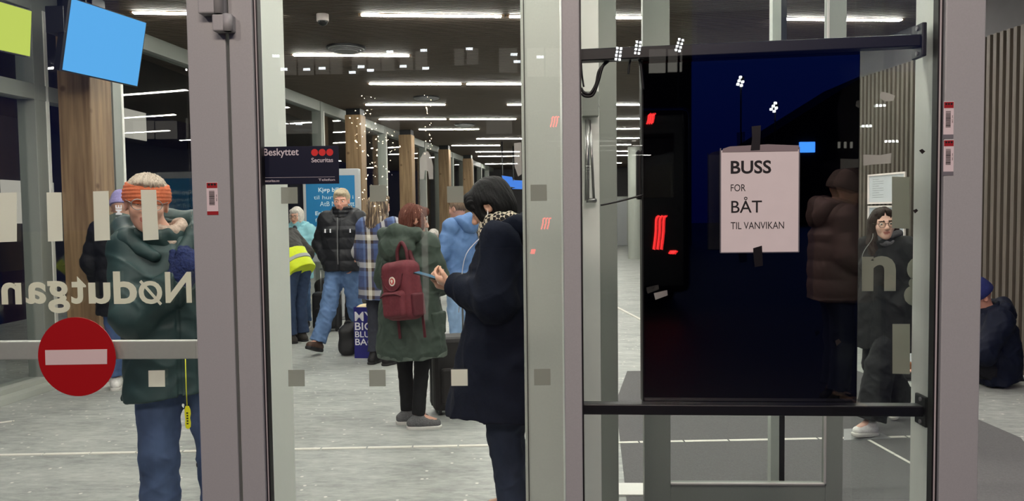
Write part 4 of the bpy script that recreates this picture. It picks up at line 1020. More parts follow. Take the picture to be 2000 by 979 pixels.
bm = NB(); box(bm, (-.02, -.204, .70), (.05, -.16, 1.42), .004); st = obj('printed_strap', bm, bk, p.root); obj('strap_lettering', t, M['bag_text'], st)
# 3 person beside the door stile
p = Person('blond person in black glossy jacket, mostly hidden behind the door stile', (-2.03, 4.75, 0), D(100), 1.74, dict(elL=(-.24, .05, 1.12), wrL=(-.1, .25, 1.05)), (0, 4, 0), h=.007)
p.body(brow=hairm('brow_blond', (150, 120, 80))); p.trousers(fab('black_trousers', (28, 28, 32))); p.shoes(fab('black_shoe', (24, 24, 26), .5), SOLE_B)
p.coat(fab('black_glossy_shell', (26, 28, 30), .35, .1, 40, .2, .5), prof(.74, (.215, .175)), (.08, .075, .058), (.12, .006), .006, 18); p.collar(bk, .085, .06); p.hair(hairm('blond_hair', (186, 150, 104)), 'short', 1.05)

# 4 woman in the light blue padded jacket
p = Person('grey haired person in light turquoise padded jacket by the ticket machine', (-3.36, 10.3, 0), D(176), 1.66, dict(elR=(.24, .03, 1.12), wrR=(.14, .20, .98), elL=(-.24, .02, 1.12), wrL=(-.14, .2, .98)), (-6, 8, 0), h=.009)
lb = fab('turquoise_padding', (136, 190, 200), .6, .06, 40, .1)
p.body(brow=hairm('brow_grey', (150, 140, 130))); p.trousers(jean('light_jeans', (86, 112, 150)), .145, .09, .07, .07, .03); p.shoes(fab('black_trainer', (30, 30, 34), .6), SOLE_W)
p.coat(lb, prof(.70, (.205, .17), (.195, .16), (.20, .155), (.20, .165)), (.080, .075, .055), (.085, .008), .003, 18, 'jacket', True); p.hood(lb, .95); p.collar(lb, .082, .07); p.hair(hairm('silver_hair', (206, 200, 192)), 'bob', .98); p.glasses()
p.part('inner_fleece', [ell((0, .085, 1.36), (.04, .035, .09))], fab('charcoal_fleece', (40, 42, 48)), .008)

# 5 bending person with yellow vest
p = Person('person bending in a dark jacket over a bright yellow safety vest, beside the left mullion', (-3.05, 9.2, 0), D(62), 1.72, dict(
    pel=(0, -.05, .94), chest=(0, .14, 1.20), neck=(0, .26, 1.31), head=(0, .33, 1.42), shL=(-.18, .22, 1.28), elL=(-.25, .18, 1.02), wrL=(-.2, .34, .92), shR=(.18, .22, 1.28), elR=(.26, .06, 1.06), wrR=(.22, .3, 1.02), hipL=(-.09, -.05, .89), hipR=(.09, -.05, .89)), (0, 25, 0), h=.009)
p.body(); p.trousers(jean('dark_work_jeans', (52, 66, 92)), .15, .095, .075, .075, .02); p.shoes(fab('brown_grey_trainer', (62, 58, 54), .7), SOLE_B)
p.coat(fab('dark_brown_shell', (46, 44, 42), .6), prof(1.06, (.19, .155)), (.09, .086, .06), None, .008, 18, 'jacket')
yv = fab('fluorescent_yellow_vest', (206, 222, 40), .6, .06, 40, .1)
v = p.part('safety_vest', [loft([(-.12, 0, 0, .19, .16), (.02, 0, 0, .195, .165), (.16, 0, 0, .198, .168)], p.J['pel'], p.tr())], yv, .008, lambda X, Y, Z: .004 * wob(X, Y, Z, 22))
p.part('reflective_band', [loft([(-.005, 0, 0, .203, .173), (.045, 0, 0, .204, .174)], p.J['pel'], p.tr())], mat('silver_reflective', lin(150, 152, 150), .4), .006, lambda X, Y, Z: .004 * wob(X, Y, Z, 22), (), v)
p.hair(hairm('brown_hair', (84, 66, 52)), 'short')

# 6 walking man in the black padded jacket
p = Person('man with short grey hair in black padded jacket and jeans, walking towards the glass', (-2.29, 8.62, 0), D(176), 1.84, dict(
    knR=(.115, .14, .50), anR=(.20, .27, .13), knL=(-.10, -.02, .49), anL=(-.10, -.26, .13), elR=(.268, -.06, 1.12), wrR=(.150, .085, .95), elL=(-.268, -.06, 1.12), wrL=(-.150, .085, .95)), (6, 8, 0), toeR=(.2, 1, .32), toeL=(-.1, 1, -.55), h=.0075, skin=(214, 158, 138))
p.body(dict(d=(.3, -.1, -1), n=(1, 0, 0)), dict(d=(-.3, -.1, -1), n=(-1, 0, 0)), brow=hairm('brow_ash', (150, 128, 104))); p.trousers(jean('mid_blue_jeans', (92, 118, 156)), .155, .102, .08, .078, .015, .009); p.shoes(fab('brown_leather', (78, 58, 48), .55), SOLE_B, .175, .043)
bp = fab('black_padding', (25, 26, 32), .5, .12, 40, .12, .4)
p.coat(bp, prof(.845, (.205, .165), (.205, .17), (.215, .165), (.212, .172)), (.086, .080, .062), (.12, .010), .005, 18, 'jacket', True, .0)
p.hood(bp, 1.05); p.collar(bp, .09, .085)
for q in (-1, 1):
    f_ = p.part('chest_pocket', [bx((.105 * q, .158, 1.265), (.055, .012, .018), None, .006)], bp, .005)
    for e in (-.03, .025):
        if q == -1 and e > 0: continue
        bm = NB(); box(bm, (.105 * q + e - .007, .164, 1.245), (.105 * q + e + .007, .176, 1.285), .003); obj('reflective_tab', bm, M['bag_text'], f_)
p.tubep('zipper', [(0, .162, 1.40), (0, .172, 1.28), (0, .180, 1.05), (0, .176, .92)], .0045, M['grey_plastic'])
p.hair(hairm('short_grey_blond_hair', (178, 164, 140)), 'short', 1.0)
p.part('stubble', [ell(p.hp(0, .030, -.062), (.0605, .0655, .052), p.R)], mat('grey_stubble', lin(168, 122, 106), .8, 0, .2, 90), .005, None, [(p.R @ vec(0, 0, 1), float(p.R @ vec(0, 0, 1) @ p.hp(0, 0, -.058)))])

# 7 plaid coat, seen from behind
def plaid():
    m, t, b = newmat('plaid_wool'); N = t.nodes.new; L = t.links.new
    c = N('ShaderNodeTexCoord'); sx = N('ShaderNodeSeparateXYZ'); L(c.outputs['Object'], sx.inputs[0])
    def bands(out, per, stops):
        a = N('ShaderNodeMath'); a.operation = 'MULTIPLY'; a.inputs[1].default_value = 1 / per; L(out, a.inputs[0]); f = N('ShaderNodeMath'); f.operation = 'FRACT'; L(a.outputs[0], f.inputs[0])
        r = N('ShaderNodeValToRGB'); r.color_ramp.interpolation = 'CONSTANT'; e = r.color_ramp.elements
        while len(e) < len(stops): e.new(0.5)
        for q, (p_, cc) in zip(e, stops): q.position = p_; q.color = cc
        L(f.outputs[0], r.inputs[0]); return r.outputs[0]
    na, cr, br, bl = lin(62, 76, 116), lin(206, 200, 188), lin(62, 46, 40), lin(96, 116, 160)
    ad = N('ShaderNodeMath'); ad.operation = 'ADD'; L(sx.outputs['X'], ad.inputs[0]); L(sx.outputs['Y'], ad.inputs[1])
    A = bands(sx.outputs['Z'], .27, [(0, na), (.30, bl), (.48, br), (.60, cr), (.80, br), (.90, na)]); B = bands(ad.outputs[0], .19, [(0, cr), (.22, br), (.38, na), (.75, bl), (.88, br)])
    mx = N('ShaderNodeMix'); mx.data_type = 'RGBA'; mx.inputs[0].default_value = .55; L(A, mx.inputs[6]); L(B, mx.inputs[7]); L(mx.outputs[2], b.inputs['Base Color']); b.inputs['Roughness'].default_value = .95
    return m
p = Person('long haired woman in blue and cream plaid coat, seen from behind', (-1.70, 7.82, 0), D(-24), 1.76, dict(elL=(-.235, 0, 1.11), wrL=(-.22, .12, .90), elR=(.235, .03, 1.11), wrR=(.16, .2, .96)), (-14, 6, 0), h=.008)
p.body(); p.trousers(fab('dark_grey_trousers', (52, 54, 64)), .15, .09, .066, .058, .04); p.shoes(fab('black_boot', (26, 25, 28), .5), SOLE_B, .165, .042, .16)
p.coat(plaid(), prof(.665, (.235, .185), (.205, .16), (.205, .155), (.215, .17)), (.082, .078, .062), None, .005, 16, 'plaid_coat')
p.collar(fab('cream_collar', (196, 190, 178), .9, .2, 60, .4), .086, .05)
def streak():
    m, t, b = newmat('streaked_brown_hair'); N = t.nodes.new; L = t.links.new
    c = N('ShaderNodeTexCoord'); mp = N('ShaderNodeMapping'); mp.inputs['Scale'].default_value = (30, 30, 1.5); n = N('ShaderNodeTexNoise'); n.inputs['Scale'].default_value = 2
    r = N('ShaderNodeValToRGB'); r.color_ramp.elements[0].color = lin(66, 52, 44); r.color_ramp.elements[1].color = lin(176, 152, 122); r.color_ramp.elements[0].position = .45; r.color_ramp.elements[1].position = .68
    L(c.outputs['Object'], mp.inputs[0]); L(mp.outputs[0], n.inputs['Vector']); L(n.outputs['Fac'], r.inputs[0]); L(r.outputs[0], b.inputs['Base Color']); b.inputs['Roughness'].default_value = .5
    return m
p.hair(streak(), 'long', 1.0, .09)

# 8 woman with the burgundy backpack
H8 = 1.63; face8 = D(-26); loc8 = (-0.985, 5.50, 0)
p = Person('auburn haired woman in long dark green parka wearing a burgundy backpack', loc8, face8, H8, dict(
    elR=(.225, .06, 1.12), wrR=(.12, .26, 1.04), elL=(-.235, .02, 1.12), wrL=(-.13, .24, 1.02), head=(.02, .05, 1.565), anL=(-.08, .05, .085), anR=(.08, -.03, .085), knR=(.09, .02, .49), knL=(-.085, .04, .49)), (-42, 10, 0), toeL=(.80, .6, 0), toeR=(.85, .55, 0), h=.006, skin=(204, 156, 136))
gp = fab('moss_green_parka', (62, 74, 66), .65, .14, 24, .15)
p.body(handR=dict(d=(-.5, .8, .2), n=(-.3, -.2, 1), curl=(.5, .6, .4)), brow=hairm('brow_dark', (80, 54, 44)))
p.trousers(fab('black_leggings', (18, 18, 21), .75), .145, .088, .058, .048, .02, .003, 'leggings'); p.shoes(fab('grey_trainer_mesh', (98, 98, 100), .7, .3, 150, .3), SOLE_W, .165, .042, .0, mat('pink_lace', lin(222, 92, 96), .6))
p.coat(gp, prof(.555, (.265, .215), (.205, .17), (.210, .165), (.235, .195), [(.60, 0, 0, .268, .218)]), (.086, .082, .066), None, .008, 15, 'parka', False)
p.part('hem_band', [loft([(-.405, 0, 0, .271, .221), (-.375, 0, 0, .270, .220)], p.J['pel'], p.tr(), .01, None, 2.25)], fab('light_moss_hem', (88, 98, 90), .7), .006, lambda X, Y, Z: .008 * wob(X, Y, Z, 15) + .0044 * wob(X, Y, Z, 34.5, 3.))
p.hood(gp, 1.28, 'hood', .03)
p.part('side_pocket', [bx((.235, .03, .80), (.022, .085, .085), None, .016)], gp, .006, lambda X, Y, Z: .004 * wob(X, Y, Z, 30))
p.part('side_pocket', [bx((-.235, .03, .80), (.022, .085, .085), None, .016)], gp, .006, lambda X, Y, Z: .004 * wob(X, Y, Z, 30))
p.hair(hairm('auburn_hair', (98, 58, 48)), 'bob', .93, strand=1.6, ear=True)
# the backpack
sc = H8 / 1.70
bt = thing('backpack', 'burgundy square backpack with round badge on the back of the green parka', 'backpack', p.world((0.185, -.225, .865)), face8 + .05)
bg_ = fab('burgundy_canvas', (106, 46, 54), .7, .12, 50, .2); bg2 = fab('dark_burgundy', (86, 36, 44), .7, .1, 50, .2)
blob('pack_body', [bx((0, -.06, .19), (.140, .075, .195), None, .055, .02)], bg_, bt, .005, lambda X, Y, Z: .004 * wob(X, Y, Z, 22))
fp = blob('front_pocket', [bx((0, -.135, .105), (.105, .030, .085), None, .028, .02)], bg_, bt, .005, lambda X, Y, Z: .003 * wob(X, Y, Z, 30))
bm = NB(); tube(bm, spline([(-.10, -.168, .155), (-.05, -.170, .172), (.05, -.170, .172), (.10, -.168, .155)], 6), .005, 8); obj('zip_flap', bm, bg2, fp, True)
for q in (-1, 1): blob('side_pocket', [bx((.142 * q, -.06, .09), (.018, .05, .075), None, .015)], bg2, bt, .005)
bm = NB(); tube(bm, spline([(-.05, -.03, .37), (-.045, -.03, .45), (-.012, -.025, .50), (.012, -.025, .50), (.045, -.03, .45), (.05, -.03, .37)], 8), .012, 8); obj('top_handle', bm, bg2, bt, True)
bm = NB(); tube(bm, spline([(-.105, -.135, .30), (-.07, -.14, .22), (0, -.142, .19), (.07, -.14, .22), (.105, -.135, .30)], 8), .006, 8); obj('pocket_seam', bm, bg2, bt, True)
bm = NB(); disc(bm, (0.0, -.136, .255), .030, (0, -1, 0), .004, 28); lg = obj('round_badge', bm, M['gold'], bt)
bm = NB(); disc(bm, (0.0, -.140, .255), .021, (0, -1, 0), .001, 24); obj('badge_ring', bm, mat('badge_red', lin(190, 52, 50), .6), lg)
bm = NB(); prism(bm, [(.010 * math.cos(a) * (1 + .35 * math.sin(3 * a)), -.1412, .255 + .013 * math.sin(a)) for a in np.linspace(0, 2 * PI, 16, endpoint=False)], (0, -.001, 0)); obj('badge_fox', bm, M['gold'], lg)
for q in (-1, 1):
    bm = NB(); tube(bm, spline([(.06 * q, .01, .36), (.075 * q - .09, .05, .47), (.09 * q - .15, .14, .575), (.10 * q - .21, .24, .59), (.11 * q - .25, .30, .50), (.11 * q - .25, .26, .36)], 8), .016, 8)
    obj('shoulder_strap', bm, bg2, bt, True)
    bm = NB(); box(bm, (.125 * q - .012, -.02, -.13), (.125 * q + .012, -.014, .05), .002); obj('loose_strap', bm, bg2, bt)

bt.scale = (1.04, 1.04, 1.04); bt.rotation_euler = (0.0, -0.13, face8 - .22)
# 9 man in the blue jacket
p = Person('person in pale blue hooded jacket and light jeans looking at a phone', (-0.93, 8.35, 0), D(62), 1.72, dict(elL=(-.24, .06, 1.12), wrL=(-.10, .28, 1.16), elR=(.24, .06, 1.12), wrR=(.06, .30, 1.14)), (-4, 8, 0), h=.008, skin=(200, 150, 130))
bj = fab('pale_blue_shell', (94, 126, 174), .6, .08, 26, .12)
p.body(handL=dict(d=(.35, .85, .3), n=(.2, -.2, 1), curl=(.6, .6, .4)), handR=dict(d=(-.3, .9, .2), n=(0, -.2, 1), curl=(.5, .6, .4)), brow=hairm('brow_b', (100, 80, 64)))
p.trousers(jean('pale_jeans', (134, 162, 196)), .15, .095, .075, .072, .02); p.shoes(fab('dark_trainer', (40, 40, 46), .6), SOLE_W)
p.coat(bj, prof(.83, (.215, .175), (.205, .165), (.21, .16)), (.086, .08, .062), None, .008, 15, 'jacket', True); p.hood(bj, 1.15); p.collar(bj, .088, .05); p.hair(hairm('brown_grey_hair', (120, 100, 84)), 'short')
bm = NB(); disc(bm, (-.232, -.02, 1.28), .014, (-1, 0, 0), .006, 18); obj('arm_patch', bm, M['ink'], p.coato)
phone('phone glowing pale blue in the hands of the blue jacketed person', p.world((-.015, .40, 1.22)), Matrix.Rotation(D(62), 3, 'Z') @ Matrix.Rotation(D(-55), 3, 'X'))

# 10 seated person far back
Y10 = 13.2; x10 = atY(848, 470, Y10)
p = Person('small grey haired person in dark jacket seated far back in the hall', (x10.x, Y10, 0), D(170), 1.70, dict(
    pel=(0, -.05, .52), chest=(0, -.02, .84), neck=(0, .0, 1.0), head=(0, .04, 1.15), shL=(-.17, 0, .96), shR=(.17, 0, .96), elL=(-.22, .08, .70), elR=(.22, .08, .70), wrL=(-.1, .3, .72), wrR=(.1, .3, .72), hipL=(-.09, 0, .50), hipR=(.09, 0, .50), knL=(-.11, .42, .50), knR=(.11, .42, .50), anL=(-.11, .42, .085), anR=(.11, .42, .085)), (0, 14, 0), h=.011)
p.body(); p.trousers(fab('dark_trousers_far', (40, 40, 46)), .16, .09, .072, .065); p.shoes(fab('dark_shoe_far', (30, 28, 28)), SOLE_B)
P_ = p.J['pel']; p.coat(fab('black_far_jacket', (30, 30, 34)), prof(.86, (.21, .17)), (.085, .08, .06), None, .006, 18); p.scarf(fab('black_fur_collar', (26, 25, 26), .95, .3, 90, .6), .09, .04, 'fur_collar', .02); p.hair(hairm('grey_hair_far', (196, 190, 184)), 'short', 1.03)
phone('small bright tablet held by the seated person far back', p.world((0, .38, .80)), Matrix.Rotation(D(0), 3, 'Z') @ Matrix.Rotation(D(-20), 3, 'X'))
t = thing('bench', 'plain dark bench under the seated person far back', 'bench', (x10.x, Y10 + .06, 0))
obj('seat', boxes(((-.8, -.22, .37), (.8, .22, .41)), bev=.01), M['slat_wood'], t)
for q in (-.7, .7): obj('leg', boxes(((q - .03, -.2, 0), (q + .03, .2, .37))), M['black_metal'], t)

# 11 person in the long navy coat, looking down at a phone
H11 = 1.73; loc11 = (-.19, 3.74, 0); f11 = D(80)
p = Person('black haired person in long navy coat looking down at a phone', loc11, f11, H11, dict(
    neck=(0, .0, 1.425), head=(0, .075, 1.555), elL=(-.235, .00, 1.12), wrL=(-.075, .235, 1.175), elR=(.235, .03, 1.12), wrR=(.055, .27, 1.15), knL=(-.095, .0, .49), anL=(-.1, -.05, .085)), (0, 30, 0), h=.005, skin=(206, 160, 136))
nv = fab('navy_wool_coat', (15, 20, 35), .9, .15, 60, .2, .2)
p.body(handL=dict(d=(.28, .9, .25), n=(.5, -.25, .8), curl=(.55, .75, .5)), handR=dict(d=(-.25, .93, .2), n=(-.1, -.2, 1), curl=(.6, .8, .5)), brow=hairm('brow_black', (24, 20, 20)))
p.trousers(jean('dark_indigo_jeans', (44, 52, 70)), .15, .096, .078, .075, .0); p.shoes(fab('black_shoe_b', (24, 24, 26), .5), SOLE_B)
p.coat(nv, prof(.575, (.275, .285), (.205, .185), (.205, .165), (.225, .215), [(.75, 0, 0, .25, .26)]), (.090, .092, .062), None, .009, 12, 'duffel_coat', True)
p.hood(nv, 1.18, 'hood', .015); p.part('sleeve_cuff', [cap(p.J['elR'] * .35 + p.J['wrR'] * .65, p.J['wrR'], .062, .058, .02, True)], nv, .006)
def houndstooth():
    m, t, b = newmat('checked_scarf'); N = t.nodes.new; L = t.links.new
    c = N('ShaderNodeTexCoord'); mp = N('ShaderNodeMapping'); mp.inputs['Rotation'].default_value = (.4, .3, .5); k = N('ShaderNodeTexChecker'); k.inputs['Scale'].default_value = 62
    k.inputs['Color1'].default_value = lin(196, 184, 164); k.inputs['Color2'].default_value = lin(28, 26, 28); L(c.outputs['Object'], mp.inputs[0]); L(mp.outputs[0], k.inputs['Vector']); L(k.outputs[0], b.inputs['Base Color']); b.inputs['Roughness'].default_value = .95
    return m
p.scarf(houndstooth(), .086, .040, 'scarf', .028)
p.hair(hairm('black_hair', (14, 13, 15), .3), 'bob', 1.06, strand=.35, ear=True)
R, hh = p.R, p.hp
p.part('fringe', [ell(hh(0, .055, .055), (.074, .052, .045), R), cap(hh(-.06, .06, .05), hh(-.066, .05, -.045), .020, .014, .03), cap(hh(.06, .06, .05), hh(.066, .05, -.045), .020, .014, .03)], bpy.data.materials['black_hair'], .004, lambda X, Y, Z: .002 * np.sin(X * 420 + 4 * np.sin(Z * 60)) + .002 * wob(X, Y, Z, 60))
p.tubep('earphone_wire', [hh(-.082, .004, -.02), hh(-.092, .06, -.10), (-.12, .165, 1.33), (-.10, .20, 1.18), (-.09, .215, 1.05)], .0022, M['bag_text'])
bm = NB(); tube(bm, [(-.10, .178, .86), (-.06, .190, .855)], .008, 8); obj('toggle', bm, M['grey_plastic'], p.coato)
ph = phone('phone held low by the black haired person in the navy coat', p.world((-.012, .385, 1.215)), Matrix.Rotation(f11, 3, 'Z') @ Matrix.Rotation(D(-75), 3, 'X'))

# 12 seated man leaning against the slat wall
loc12 = (3.90, 6.80, 0)
p = Person('person in navy knitted hat and navy jacket sitting on the floor against the slat wall', loc12, D(86), 1.80, dict(
    pel=(0, .0, .13), chest=(0, .02, .43), neck=(0, .055, .60), head=(0, .135, .72), shL=(-.185, .05, .555), shR=(.185, .05, .555), elL=(-.25, .20, .30), elR=(.25, .20, .30), wrL=(-.10, .40, .44), wrR=(.06, .40, .42),
    hipL=(-.09, .03, .12), hipR=(.09, .03, .12), knL=(-.13, .44, .40), knR=(.13, .44, .40), anL=(-.12, .42, .075), anR=(.12, .55, .075)), (8, 26, 0), h=.007, skin=(206, 150, 132))
nj = fab('dark_navy_shell', (16, 21, 38), .7, .12, 26, .12, .15)
p.body(brow=hairm('brow_c', (90, 70, 60))); p.trousers(fab('black_trousers_sit', (24, 25, 32)), .165, .10, .078, .07); p.shoes(fab('black_shoe_sit', (24, 24, 26)), SOLE_B)
p.coat(nj, [(.86, 0, 0, .20, .165), (1.0, 0, 0, .212, .178), (1.15, 0, -.01, .215, .175), (1.30, 0, -.005, .215, .165), (1.38, 0, 0, .17, .12), (1.43, 0, 0, .095, .085)], (.092, .086, .066), None, .009, 17, 'jacket'); p.hood(nj, 1.1); p.collar(nj, .09, .05)
p.beanie(fab('navy_rib_knit', (36, 42, 96), .95, .1, 90, .3), None, .012, 1.06)

# 13 walking woman with spectacles
p = Person('dark haired woman with round spectacles in long black coat, striding left inside the lobby', (2.38, 5.45, 0), D(122), 1.56, dict(
    anL=(-.08, .30, .10), knL=(-.09, .20, .50), anR=(.09, -.34, .16), knR=(.09, -.02, .47), elL=(-.25, -.03, 1.12), wrL=(-.15, .09, .95), elR=(.25, -.05, 1.12), wrR=(.15, .08, .95), head=(.0, .05, 1.565)), (48, 0, 4), toeL=(0, 1, .1), toeR=(0, 1, -.45), h=.006, skin=(222, 178, 160))
bc = fab('black_wool_coat', (15, 15, 18), .8, .15, 40, .2)
p.body(dict(d=(.3, -.1, -1), n=(1, 0, 0)), dict(d=(-.3, -.1, -1), n=(-1, 0, 0)), brow=hairm('brow_d', (46, 34, 30))); p.trousers(fab('wide_black_trousers', (20, 20, 24)), .15, .105, .10, .11, .03); p.shoes(fab('white_trainer_b', (228, 226, 222), .6), SOLE_W)
p.coat(bc, prof(.62, (.24, .20), (.20, .165), (.205, .16), (.22, .18)), (.084, .08, .064), None, .007, 16, 'coat', True); p.collar(bc, .088, .06); p.scarf(fab('grey_scarf', (82, 80, 84), .9, .3, 50, .4), .08, .03)
p.hair(hairm('dark_brown_hair', (46, 34, 30)), 'long', 1.02, .16); p.glasses()
p.tubep('earphone_wire', [p.hp(.083, .0, -.02), p.hp(.09, .03, -.10), (.09, .17, 1.32), (.03, .18, 1.15)], .0025, M['steel'])
# things on the lobby floor behind her
t = thing('cloth_bundle', 'orange brown cloth bundle on the lobby floor behind the striding woman', 'bundle', atZ(1735, 728))
blob('bundle', [ell((0, 0, .07), (.15, .12, .075), None, .04), ell((.12, .02, .06), (.12, .1, .06), None, .04)], M['orange_cloth'], t, .008, lambda X, Y, Z: .010 * wob(X, Y, Z, 30), [((0, 0, -1), 0)])
g_ = atZ(1760, 745); t = thing('folded_blanket', 'pale folded blanket beside the orange cloth bundle', 'blanket', g_ + Vector((.46, .62, 0)))
blob('blanket', [bx((0, 0, .05), (.26, .2, .05), None, .04)], M['grey_cloth'], t, .008, lambda X, Y, Z: .008 * wob(X, Y, Z, 24), [((0, 0, -1), 0)])

# 14 passer-by outside, seen mirrored in the glass
p = Person('passer by outside in brown padded jacket and knitted hat, mirrored in the dark display', (2.30, -1.80, -.02), D(-84), 1.84, dict(elR=(.25, .02, 1.12), wrR=(.2, .18, .98), elL=(-.25, .02, 1.12), wrL=(-.2, .18, .98), head=(0, .05, 1.57)), (10, 8, 0), h=.008)
bb = fab('brown_padding', (128, 104, 100), .6, .1, 30, .12)
p.body(brow=hairm('brow_e', (60, 46, 40))); p.trousers(fab('dark_blue_trousers', (38, 44, 70)), .155, .10, .078, .075); p.shoes(fab('black_shoe_out', (26, 26, 28)), SOLE_B)
p.coat(bb, prof(.80, (.235, .2), (.225, .19), (.225, .185), (.235, .2)), (.096, .09, .07), (.13, .010), .005, 16, 'jacket'); p.hood(bb, 1.2); p.collar(bb, .095, .07); p.beanie(fab('brown_knit', (120, 100, 96), .9, .1, 80, .3), None, .0, 1.04)

# ------------------------------------------------------------------ bags on the hall floor
def sack(lab, loc, sz, m, rz=0, name='duffel_bag'):
    t = thing(name, lab, 'bag', loc, rz)
    blob('bag_body', [bx((0, 0, sz[2] / 2), (sz[0] / 2, sz[1] / 2, sz[2] / 2), None, min(sz) * .35, .02), ell((sz[0] * .1, 0, sz[2] * .8), (sz[0] * .35, sz[1] * .4, sz[2] * .3), None, .05)], m, t, .008, lambda X, Y, Z: .010 * wob(X, Y, Z, 18), [((0, 0, -1), 0)])
    bm = NB(); tube(bm, spline([(-sz[0] * .25, 0, sz[2] * .95), (-sz[0] * .1, -.02, sz[2] * 1.12), (sz[0] * .12, -.02, sz[2] * 1.12), (sz[0] * .25, 0, sz[2] * .95)], 6), .012, 8); obj('carry_strap', bm, m, t, True)
    return t
sack('slumped black bag on the floor, left of the blue shopping bag', atZ(680, 697) + Vector((-.02, .12, 0)), (.20, .22, .33), M['black_nylon'])
sack('black travel bag on the floor, behind the walking man', (-2.45, 10.4, 0), (.6, .35, .42), M['black_nylon'], .2)
sack('dark holdall on the floor at the left, behind the bending person', (-3.55, 12.6, 0), (.55, .35, .5), M['luggage'], .1)
def case(lab, loc, w, d, h, m, rz=0, handle=.38):
    t = thing('suitcase', lab, 'suitcase', loc, rz)
    sh = obj('shell', boxes(((-w / 2, -d / 2, .035), (w / 2, d / 2, h)), bev=.035), m, t)
    bm = NB(); tube(bm, [(-w / 2 + .002, 0, .06), (-w / 2 - .003, 0, h - .05)], .006, 8); tube(bm, [(w / 2 - .002, 0, .06), (w / 2 + .003, 0, h - .05)], .006, 8); obj('side_zip', bm, M['black_plastic'], sh)
    bm = NB(); box(bm, (-w * .36, -d / 2 - .03, h * .15), (w * .36, -d / 2 + .01, h * .62), .02); obj('front_pocket', bm, m, t)
    bm = NB()
    for q in (-1, 1): tube(bm, [(q * w * .25, d * .3, h - .02), (q * w * .25, d * .3, h + handle)], .008, 8)
    tube(bm, [(-w * .27, d * .3, h + handle), (w * .27, d * .3, h + handle)], .013, 10); obj('pull_handle', bm, M['steel'], t)
    for q in (-1, 1):
        for e in (-1, 1):
            bm = NB(); disc(bm, (q * w * .36 - .012, e * d * .3, .028), .028, (1, 0, 0), .024, 18); obj('wheel', bm, M['black_plastic'], t)
    return t
case('dark brown upright suitcase between the green parka and the navy coat', (-.72, 5.92, 0), .36, .26, .60, M['luggage'], .3, .36)
case('black suitcase standing left of the walking man, by the light jeans', (-2.92, 10.1, 0), .36, .24, .52, M['black_nylon'], .1, .3)

# framed notices on the slat wall
def wallframe(pxl, pyt, pxr, pyb, lab, page):
    def onwall(px, py):
        d = ray(px, py); n = Vector((math.cos(sang), math.sin(sang), 0)); t_ = (SA - Vector((0, 0, CZ)) + n * -.03 + Vector((0, 0, CZ))).dot(n) / d.dot(n); return Vector((d.x * t_, d.y * t_, CZ + d.z * t_))
    a = onwall(pxl, pyb); b = onwall(pxr, pyt); L = (Vector((b.x, b.y, 0)) - Vector((a.x, a.y, 0))).length; h = b.z - a.z
    t = thing('wall_notice', lab, 'notice', a, sang - PI / 2, 'framed notices on the slat wall')
    bw = .022; bm = NB()
    for lo, hi in (((0, 0), (L, bw)), ((0, h - bw), (L, h)), ((0, 0), (bw, h)), ((L - bw, 0), (L, h))): box(bm, (lo[0], -.022, lo[1]), (hi[0], 0.0, hi[1]), .002)
    obj('frame', bm, M['label_white'], t); obj('page', boxes(((bw, -.008, bw), (L - bw, -.003, h - bw))), page, t)
    bm = NB()
    for q in range(9):
        z = h * .82 - q * h * .075
        box(bm, (L * .12, -.0095, z), (L * (.42 if q % 3 else .30), -.008, z + .004))
    obj('printed_lines', bm, M['grey_plastic'], t)
wallframe(1697, 335, 1771, 399, 'upper white framed notice on the slat wall, above the woman with spectacles', mat('notice_page', lin(205, 208, 214), .7))
wallframe(1697, 401, 1770, 463, 'lower white framed notice on the slat wall, behind the woman with spectacles', mat('notice_page_grey', lin(176, 182, 192), .7))
# exit sign and door far away
t = thing('exit_sign', 'small lit green exit sign at the far end of the hall', 'sign', (2.62, 34.2, 2.35))
obj('housing', boxes(((-.22, 0, -.12), (.22, .06, .12))), M['black_plastic'], t); obj('lit_face', boxes(((-.19, -.004, -.10), (.19, 0, .10))), M['exit_green'], t); obj('drop_rod', boxes(((-.01, .02, .12), (.01, .04, CEIL - 2.35))), M['black_metal'], t)
d3 = bpy.data.objects.new('door_3', None); COL.objects.link(d3); d3.location = (3.2, 34.6, 0); d3['kind'] = 'structure'
obj('frame', boxes(((-.55, 0, 0), (-.47, .1, 2.2)), ((.47, 0, 0), (.55, .1, 2.2)), ((-.55, 0, 2.12), (.55, .1, 2.2))), M['alu_in'], d3); obj('leaf', boxes(((-.47, .02, .01), (.47, .07, 2.12))), M['kiosk'], d3)
t = thing('round_pillar', 'slim pale pillar at the far right of the hall, by the display edge', 'pillar', (2.95, 25.0, 0)); bm = NB(); disc(bm, (0, 0, 0), .26, (0, 0, 1), CEIL, 32); obj('shaft', bm, M['alu_in'], t)

